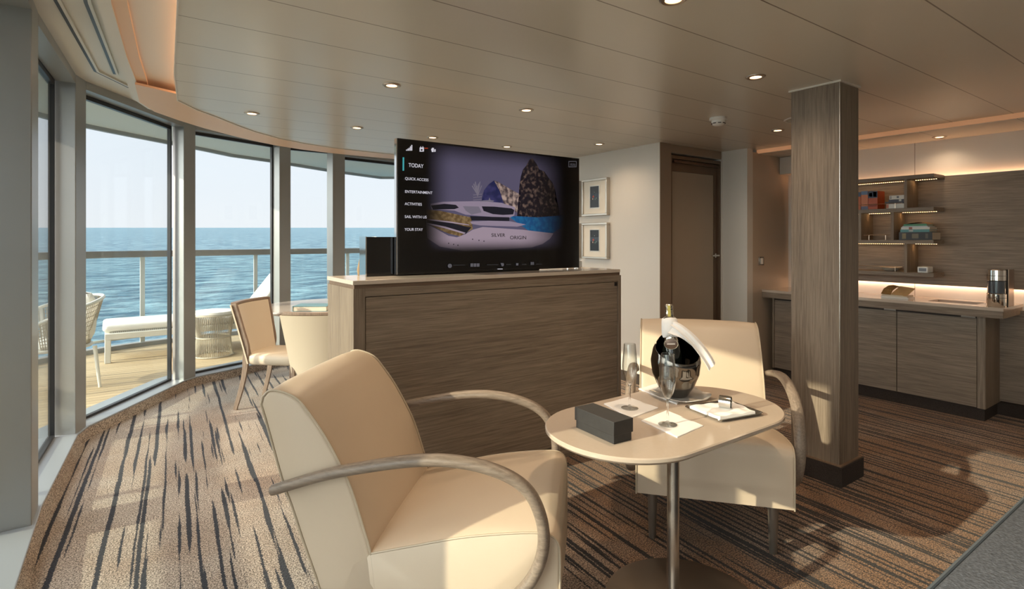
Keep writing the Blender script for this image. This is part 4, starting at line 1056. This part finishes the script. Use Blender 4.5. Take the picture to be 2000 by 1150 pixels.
WOODR=wood('dining_rim_wood',(.17,.122,.095),(.29,.218,.168),'z',.4,120,10)
DLEATH=mat('pale_dining_leather',(.60,.52,.41),.4,bump=(420,.2,.0005))
def dining(label):
    """x forward, y left; origin on the floor under the seat centre"""
    t=thing('dining_chair',label,'chair',group='dining chairs by the window')
    # backrest shell: param v across, h up
    def bp(v,h,off=0):
        # half width grows with height, curved in plan, leaning back
        z=.40+h*.49; hw=.195+.055*h; y_=v*hw; x_=-.205-.10*h-.012*h*h+.045*v*v
        return (x_+off,y_,z)
    n=14
    def shell(o0,o1,vm=.93,h0=0,h1=.975):
        bm=B(); F=[[bm.verts.new(bp(vm*(-1+2*i/n),h0+(h1-h0)*j/n,o1)) for j in range(n+1)] for i in range(n+1)]
        G=[[bm.verts.new(bp(vm*(-1+2*i/n),h0+(h1-h0)*j/n,o0)) for j in range(n+1)] for i in range(n+1)]
        for i in range(n):
            for j in range(n):
                bm.faces.new((F[i][j],F[i+1][j],F[i+1][j+1],F[i][j+1])); bm.faces.new((G[i][j],G[i][j+1],G[i+1][j+1],G[i+1][j]))
        def bd(g): return [g[i][0] for i in range(n)]+[g[n][j] for j in range(n)]+[g[i][n] for i in range(n,0,-1)]+[g[0][j] for j in range(n,0,-1)]
        A_,B_=bd(F),bd(G); m=len(A_)
        for i in range(m): bm.faces.new((A_[i],A_[(i+1)%m],B_[(i+1)%m],B_[i]))
        return bm
    obj('backrest', shell(-.022,.024), DLEATH, t, smooth=50)
    obj('back_cover', shell(-.036,-.0225,vm=1.10,h0=-.03), DLEATH, t, smooth=50)
    sec=[(.020,-.012),(.020,.012),(-.020,.012),(-.020,-.012)]
    top=[bp(-1+2*i/18,1.0,0) for i in range(19)]
    obj('top_rim', tube(B(), top, 1, sec=[(.026*a/.02,.010*b/.012) for a,b in sec], side=(1,0,0)), WOODR, t, smooth=30, bevel=.003)
    for s_ in (-1,1):
        post=[bp(s_,1.0),bp(s_,.75),bp(s_,.5),bp(s_,.25),(-.200,s_*.20,.42),(-.205,s_*.20,.33),(-.235,s_*.205,.18),(-.285,s_*.215,0)]
        pp=catmull(post,5); m=len(pp)
        obj('leg', tube(B(), pp, [1.0 if i<m*.62 else 1.0-.30*(i-m*.62)/(m*.38) for i in range(m)], sec=[(.024,-.011),(.024,.011),(-.024,.011),(-.024,-.011)], side=(1,0,0)), WOODR, t, smooth=30, bevel=.003)
        obj('leg', tube(B(), [(.20,s_*.185,.385),(.205,s_*.19,.2),(.21,s_*.195,0)], [1,.85,.65], sec=[(.02,-.02),(.02,.02),(-.02,.02),(-.02,-.02)], side=(1,0,0)), WOODR, t, smooth=30, bevel=.003)
    bm=B(); rings=[]
    for f,ins in ((0,.02),(.15,.004),(.4,0),(.75,.002),(.92,.014),(1,.04)):
        z_=.375+.095*f; base=rrect(-.215+ins,.245-ins,-.225+ins,.225-ins,.07,6)
        rings.append([(x_,y_*(.93+.07*(x_+.2)/.45),z_) for x_,y_ in base])
    loft(bm,rings); obj('seat', bm, DLEATH, t, smooth=60)
    return t
d1=dining('cream dining chair with a wooden frame beside the window, facing right')
x,y=RD(-2.005,4.76); d1.location=(x,y,0); d1.rotation_euler=(0,0,R(-35)+R(-6))
d2=dup(d1); d2['label']='cream dining chair seen from behind, between the first chair and the cabinet'
x,y=RD(-1.42,4.24); d2.location=(x,y,0); d2.rotation_euler=(0,0,R(55)+R(6))
# ------------------------------------------------------------------ bar: base cabinet, counter, panel, shelves
KX=5.455; KY0,KY1=1.38,3.10
t=thing('bar_cabinet','low grey wood cabinet with flush doors under the bar counter','cabinet',(KX,KY0,0))
LY=KY1-KY0
obj('body', bx(.022,.40,.0,LY+.0,.10,.858), WZ, t, smooth=0)
obj('plinth', bx(.03,.40,.012,LY-.0,0,.10), DARKBASE, t, smooth=0)
px_d=[1545,1769,1920]
# vertical frame strips and finger-grip rail
for q in (bx(0,.0218,0,.05,.10,.858), bx(0,.0218,LY-.02,LY,.10,.858)): obj('stile', q, WZ, t, smooth=0)
obj('top_rail', bx(.004,.0218,.05,LY-.02,.825,.858), WY, t, smooth=0)
obj('grip_channel', bx(.012,.0218,.05,LY-.02,.800,.825), mat('dark_channel',(.035,.025,.02),.6), t, smooth=0)
splits=[.054,.60,1.15,LY-.024]
names=['right','middle','left']
for k in range(3):
    dd=obj('door', bx(.001,.0215,splits[k]+(.003 if k else 0),splits[k+1]-(.003 if k<2 else 0),.105,.800), WY, t, smooth=0, bevel=.001)
    obj('grip', bx(.006,.0119,splits[k]+.01,splits[k]+.10 if k<2 else splits[k]+.05,.803,.823), mat('grip_steel',(.3,.27,.24),.4,.6), dd, smooth=0)
# counter with a sunk basin
KC0=5.36
t=thing('bar_counter','long taupe counter top with a sunk basin in front of the wood panel','counter top',(KC0,1.25,0))
LC=3.158-1.25; DC=5.878-KC0; z0,z1=.882,.906
s0,s1,q0,q1=.14,.37,.20,.52
bm=bx(0,s0,0,LC,z0,z1); box(bm,s1,DC,0,LC,z0,z1); box(bm,s0,s1,0,q0,z0,z1); box(bm,s0,s1,q1,LC,z0,z1)
obj('top', bm, mat('gloss_taupe_top',(.50,.42,.35),.09,coat=.3), t, smooth=0)
bm=bx(.004,.03,.004,LC,.826,z0); box(bm,.03,DC,.004,.03,.826,z0); obj('apron', bm, WY, t, smooth=0)
obj('soffit_board', bx(.03,.088,.03,LC,.838,.8605), WY, t, smooth=0)
bm=bx(s0-.004,s1+.004,q0-.004,q1+.004,.861,.866); box(bm,s0+.0005,s0+.006,q0+.0005,q1-.0005,.866,z1-.003); box(bm,s1-.006,s1-.0005,q0+.0005,q1-.0005,.866,z1-.003); box(bm,s0+.006,s1-.006,q0+.0005,q0+.006,.866,z1-.003); box(bm,s0+.006,s1-.006,q1-.006,q1-.0005,.866,z1-.003)
obj('basin', bm, mat('taupe_basin',(.45,.36,.29),.3), t, smooth=0)
# wood back panel hung off the wall with light behind it
PX0=5.815
tag(obj('wall_panel', bx(PX0,5.84,1.04,3.06,1.022,1.972), WY, smooth=0, bevel=.001), 'large dark wood veneer panel behind the bar shelves', 'wall panel', kind='structure')
tag(obj('lower_wall_panel', bx(PX0,5.84,1.04,1.60,.11,.856), WY, smooth=0, bevel=.001), 'wood panel under the bar counter at its right end', 'wall panel', kind='structure')
WLED=emis('panel_led',(1,.56,.30),6)
def area(name, loc, sx_, sy_, rot, e, col=(1,.56,.30), par=None):
    ld=bpy.data.lights.new(name,'AREA'); ld.shape='RECTANGLE'; ld.size=sx_; ld.size_y=sy_; ld.energy=e; ld.color=col
    o=bpy.data.objects.new(name,ld); C.objects.link(o); o.location=loc; o.rotation_euler=rot
    if par: o.parent=par
    return o
pe = bpy.data.objects['wall_panel']
obj('edge_profile', bx(PX0-.001,5.842,1.0365,1.0399,1.020,1.975), STEEL, pe, smooth=0)
obj('edge_profile', bx(PX0-.001,5.842,1.04,3.06,1.9721,1.975), STEEL, pe, smooth=0)
t=thing('panel_backlight','warm light strip along the top edge behind the bar panel','light strip',(5.86,2.05,1.96))
obj('strip', bx(-.006,.006,-1.0,1.0,-.006,0), WLED, t, smooth=0); area('strip_lamp',(0,0,.004),.012,2.0,(PI,0,0),1.0,col=(1,.50,.25),par=t)
t=thing('panel_backlight','warm light strip along the bottom edge behind the bar panel','light strip',(5.86,2.05,1.03))
obj('strip', bx(-.006,.006,-1.0,1.0,0,.006), WLED, t, smooth=0); area('strip_lamp',(0,0,-.004),.012,2.0,(0,0,0),1.6,col=(1,.66,.45),par=t)
t=thing('panel_backlight','warm light strip along the right edge behind the bar panel','light strip',(5.86,1.05,1.0))
obj('strip', bx(-.006,.006,-.006,0,-.85,.9), WLED, t, smooth=0); area('strip_lamp',(0,-.009,0),.012,1.7,(R(90),0,PI),.8,par=t)

SX0,SY0,SY1=5.565,1.749,2.87
t=thing('bar_shelves','staggered grey wood wall shelves with lit undersides','shelf unit',(SX0,SY0,0))
SD=PX0-.001-SX0; SLn=SY1-SY0; TS=.033
zt=[1.98,1.698,1.417,1.135]
for z in zt: obj('shelf', bx(0,SD,0,SLn,z-TS,z), WY, t, smooth=0, bevel=.001)
LEDD=emis('led_dots',(1,.62,.28),5)
divs=[[.205,.95],[.306,.57,1.09],[.205,.95]]
for r_ in range(3):
    zb=zt[r_+1]; ztp=zt[r_]-TS
    for yd in divs[r_]:
        obj('divider', bx(.002,SD,yd-.011,yd+.011,zb,ztp), WZ, t, smooth=0)
    ys=[0]+divs[r_]+[SLn]
    for a_,b_ in zip(ys,ys[1:]):
        if b_-a_<.08: continue
        bm=B(); yy=a_+.025
        while yy<b_-.02:
            box(bm,.150,.157,yy,yy+.007,ztp-.0035,ztp-.0006); yy+=.0165
        o=obj('led_strip', bm, LEDD, t, smooth=0)
        area('shelf_lamp',(.153,(a_+b_)/2,ztp-.005),.008,b_-a_-.04,(0,0,0),(.33*(b_-a_)+.01),col=(1,.55,.22),par=t)
BRASS=mat('pale_brass',(.72,.58,.45),.3,1)
def gallery(y0,y1,z,lab,posts):
    g=thing('shelf_rail',lab,'rail',(SX0+.02,SY0,z))
    obj('bar', tube(B(), [(0,y0,.045),(0,y1,.045)], .0025, 6), BRASS, g)
    for p in posts: obj('post', tube(B(), [(0,p,0),(0,p,.045)], .0025, 6), BRASS, g)
gallery(.235,.93,1.6985,'thin brass rail on the upper shelf in front of the books',(.29,.87))
gallery(.335,.545,1.4175,'short thin brass rail on the middle shelf with an empty bay',(.365,.50))
gallery(.235,.93,1.1355,'thin brass rail on the lowest shelf in front of the bowl',(.29,.87))
# books
def book(lab,x0,x1,y0,y1,z0,z1,col,spine='x',group=None,stripe=None,upright=False):
    """spine faces the room (-X)"""
    t=thing('book',lab,'book',(x0,y0,z0),group=group)
    m=mat('cover_%d_%d_%d'%tuple(int(c*100) for c in col),col,.45)
    X,Y,Z=x1-x0,y1-y0,z1-z0; c=.003
    bm=B()
    if upright: box(bm,0,X,0,c,0,Z); box(bm,0,X,Y-c,Y,0,Z); box(bm,0,c,c,Y-c,0,Z)
    else: box(bm,0,X,0,Y,0,c); box(bm,0,X,0,Y,Z-c,Z); box(bm,0,c,0,Y,c,Z-c)
    obj('cover',bm,m,t,smooth=0)
    if upright: obj('pages',bx(c,X-.004,c,Y-c,.003,Z-.003),mat('book_pages',(.55,.48,.38),.85),t,smooth=0)
    else: obj('pages',bx(c,X-.004,.004,Y-.004,c,Z-c),mat('book_pages',(.55,.48,.38),.85),t,smooth=0)
    if stripe:
        for (f0,f1,g0,g1,cc) in stripe: obj('cover_print',bx(-.0006,-.0001,Y*f0,Y*f1,Z*g0,Z*g1),mat('print_%d_%d_%d'%tuple(int(c*100) for c in cc),cc,.5),t,smooth=0)
z2=1.6985
Wt=(.62,.60,.55)
book('orange and blue paperback standing upright, nearest the column',5.60,5.74,2.325,2.35,z2,z2+.165,(.42,.10,.03),upright=True,stripe=[(0,1,.75,1,(.05,.09,.16))])
book('orange book with a blue top standing upright on the upper shelf',5.60,5.75,2.265,2.322,z2,z2+.172,(.50,.16,.07),upright=True,stripe=[(0,1,.80,1,(.10,.16,.26)),(0,1,0,.18,(.12,.13,.20))])
book('red patterned thick book standing upright on the upper shelf',5.60,5.75,2.185,2.262,z2,z2+.168,(.40,.07,.02),upright=True,stripe=[(0,1,.62,1,(.03,.05,.09)),(.1,.45,.68,.95,(.30,.20,.12)),(.55,.9,.70,.9,(.55,.16,.06)),(.08,.92,.15,.3,(.2,.03,.01))])
book('white book at the bottom of the stack on the upper shelf',5.60,5.76,1.975,2.115,z2,z2+.042,Wt,stripe=[(.86,1,.1,.9,(.45,.16,.10))])
book('dark thin book in the middle of the stack on the upper shelf',5.60,5.76,1.972,2.125,z2+.0425,z2+.062,(.03,.03,.045))
book('second dark book in the middle of the stack on the upper shelf',5.61,5.76,1.975,2.10,z2+.0625,z2+.080,(.05,.05,.07),stripe=[(.2,.35,0,1,Wt)])
book('white book on top of the stack on the upper shelf',5.60,5.75,1.975,2.09,z2+.0805,z2+.116,Wt,stripe=[(.35,.5,.3,.8,(.12,.12,.14)),(.85,.95,.1,.9,(.3,.3,.3))])
z3=1.4175
book('big black book with a pale emblem, lowest of the middle shelf stack',5.585,5.79,1.765,2.01,z3,z3+.068,(.022,.022,.024),stripe=[(.40,.60,.2,.8,(.16,.14,.10)),(.78,.90,.15,.85,(.22,.18,.10)),(.12,.2,.2,.8,(.10,.09,.07))])
book('teal book in the stack on the middle shelf',5.585,5.77,1.785,2.0,z3+.0685,z3+.092,(.09,.26,.27),stripe=[(.55,.7,.2,.8,(.4,.4,.4))])
book('white book in the stack on the middle shelf',5.59,5.77,1.785,1.995,z3+.0925,z3+.112,(.60,.60,.57),stripe=[(.60,.72,.0,1,(.30,.10,.08))])
book('thin pale blue book in the stack on the middle shelf',5.60,5.77,1.80,1.99,z3+.1125,z3+.122,(.40,.47,.50))
book('green book on top of the stack on the middle shelf',5.60,5.76,1.81,1.98,z3+.1225,z3+.138,(.05,.24,.13))
tag(obj('open_booklet', tube(B(), catmull([(0,.0,0),(.0,.05,.014),(.0,.10,.012),(0,.17,.001)],4), 1, sec=[(.07,-.0012),(.07,.0012),(-.07,.0012),(-.07,-.0012)], side=(1,0,0)), mat('brown_booklet',(.34,.19,.09),.5), loc=(5.69,1.81,z3+.1395)), 'curled brown booklet lying on the book stack of the middle shelf','booklet')
# bowl and small white box on the lowest shelf
z4=1.1352
bwl=thing('bowl','shallow pale bowl on the lowest bar shelf','bowl',(5.68,2.11,z4))
obj('bowl_body', lathe(B(), [(0,0),(.03,0),(.06,.012),(.082,.034),(.080,.035),(.058,.016),(.028,.005),(0,.005)], seg=36, close=False), mat('pale_bowl',(.50,.44,.36),.35), bwl)
t=thing('small_box','small white box with a grey window on the right end of the lowest shelf','box',(5.60,1.80,z4))
obj('shell', bx(0,.12,0,.078,0,.052), mat('white_box',(.70,.70,.68),.35), t, bevel=.006); obj('front_window', bx(-.001,.0005,.012,.066,.012,.040), mat('grey_window',(.18,.20,.23),.2), t)

# booklet display on the counter
zc=.9063
t=thing('menu_display','open menu booklet propped on two small volumes on the bar counter','booklet',(5.50,1.93,zc))
obj('lower_volume', bx(.0,.15,-.02,.19,0,.014), mat('white_vol',(.62,.60,.56),.5), t, smooth=0); obj('upper_volume', bx(.005,.14,-.01,.185,.0145,.028), mat('book_pages',(.55,.48,.38),.85), t, smooth=0)
MB1=mat('dark_gold_cover',(.24,.14,.05),.35,noise=(30,.5)); MB2=mat('gold_page',(.50,.33,.16),.35,noise=(14,.25))
bm=B(); tube(bm, [(.01,.155,.029),(.05,.150,.07),(.10,.135,.095),(.13,.115,.10)],1, sec=[(.038,-.003),(.038,.003),(-.038,.003),(-.038,-.003)], side=(0,1,0)); o=obj('left_leaf',bm,MB1,t)
bm=B(); tube(bm, [(.01,.055,.029),(.06,.045,.055),(.13,.03,.092)],1, sec=[(.062,-.003),(.062,.003),(-.062,.003),(-.062,-.003)], side=(0,1,0)); o=obj('right_leaf',bm,MB2,t)
for k in range(3): obj('light_spot', lathe(B(), [(0,.002),(.005,.0015),(.005,0)],seg=10,close=False), mat('pale_spot',(.85,.68,.35),.4), t, loc=(.040,.130+k*.017,.067))
for k in range(5): obj('print_line', bx(0,.003,.02,.10-.012*(k%3),0,.0008), mat('brown_print',(.30,.18,.08),.6), t, loc=(.03+.017*k,0,.0435+.0105*k))
# coffee machine
t=thing('coffee_machine','black and chrome capsule coffee machine at the right end of the counter','coffee machine',(5.50,1.325,zc))
obj('base', lathe(B(), [(0,0),(.058,0),(.060,.004),(.060,.095),(.056,.100),(0,.100)], seg=40, close=False), CHROME, t)
obj('head', lathe(B(), [(0,.195),(.052,.195),(.058,.200),(.058,.278),(.050,.284),(0,.284)], seg=40, close=False), CHROME, t)
for z_ in (.065,.235): obj('seam_ring', lathe(B(), [(.0605,z_),(.0612,z_+.001),(.0605,z_+.0025)], seg=40, close=False), BLACKM, t)
obj('water_tank', lathe(B(), [(0,.101),(.055,.101),(.055,.194),(0,.194)], seg=40, close=False), mat('smoked_tank',(.05,.06,.075),.05,coat=1), t)
bm=B(); prism(bm, rrect(.02,.17,-.062,.050,.02,5), 0, .284); obj('rear_body', bm, BLACK, t, smooth=40)
obj('side_plate', bx(.03,.165,-.066,-.0622,.0,.284), mat('bronze_plate',(.35,.26,.20),.3,.8), t)

# ------------------------------------------------------------------ sofa at the lower right, running along X
FAB=mat('grey_blue_woven_fabric',(.080,.088,.106),.95,bump=(120,1,.005),noise=(110,.9))
t=thing('sofa','grey blue woven fabric sofa at the lower right corner','sofa',(1.25,-.36,0))
obj('base', bx(.02,2.78,.04,.92,.10,.30), FAB, t, bevel=.02)
bm=B(); rings=[]
for x_,e_ in ((0,.03),(.01,.01),(.03,0),(2.77,0),(2.79,.01),(2.80,.03)):
    pr=[(p[0],p[1]) for p in rrect(0.0+e_,.952-e_,.30+e_*.5,.452-e_,.035,5)]
    rings.append([(x_,a_,b_) for a_,b_ in pr])
loft(bm, rings); obj('seat_cushion', bm, FAB, t, smooth=50)
obj('backrest', bx(.02,2.78,.0,.20,.30,.80), FAB, t, bevel=.04)
obj('piping', tube(B(), [(0.02,.945,.446),(2.78,.945,.446)], .006, 6), mat('blue_grey_piping',(.10,.12,.14),.9), t)
for x_ in (.15,2.65):
    for y_ in (.12,.82): obj('leg', lathe(B(), [(0,0),(.02,0),(.025,.105),(0,.105)],c=(x_,y_,0),seg=14,close=False), LEGMETAL, t)
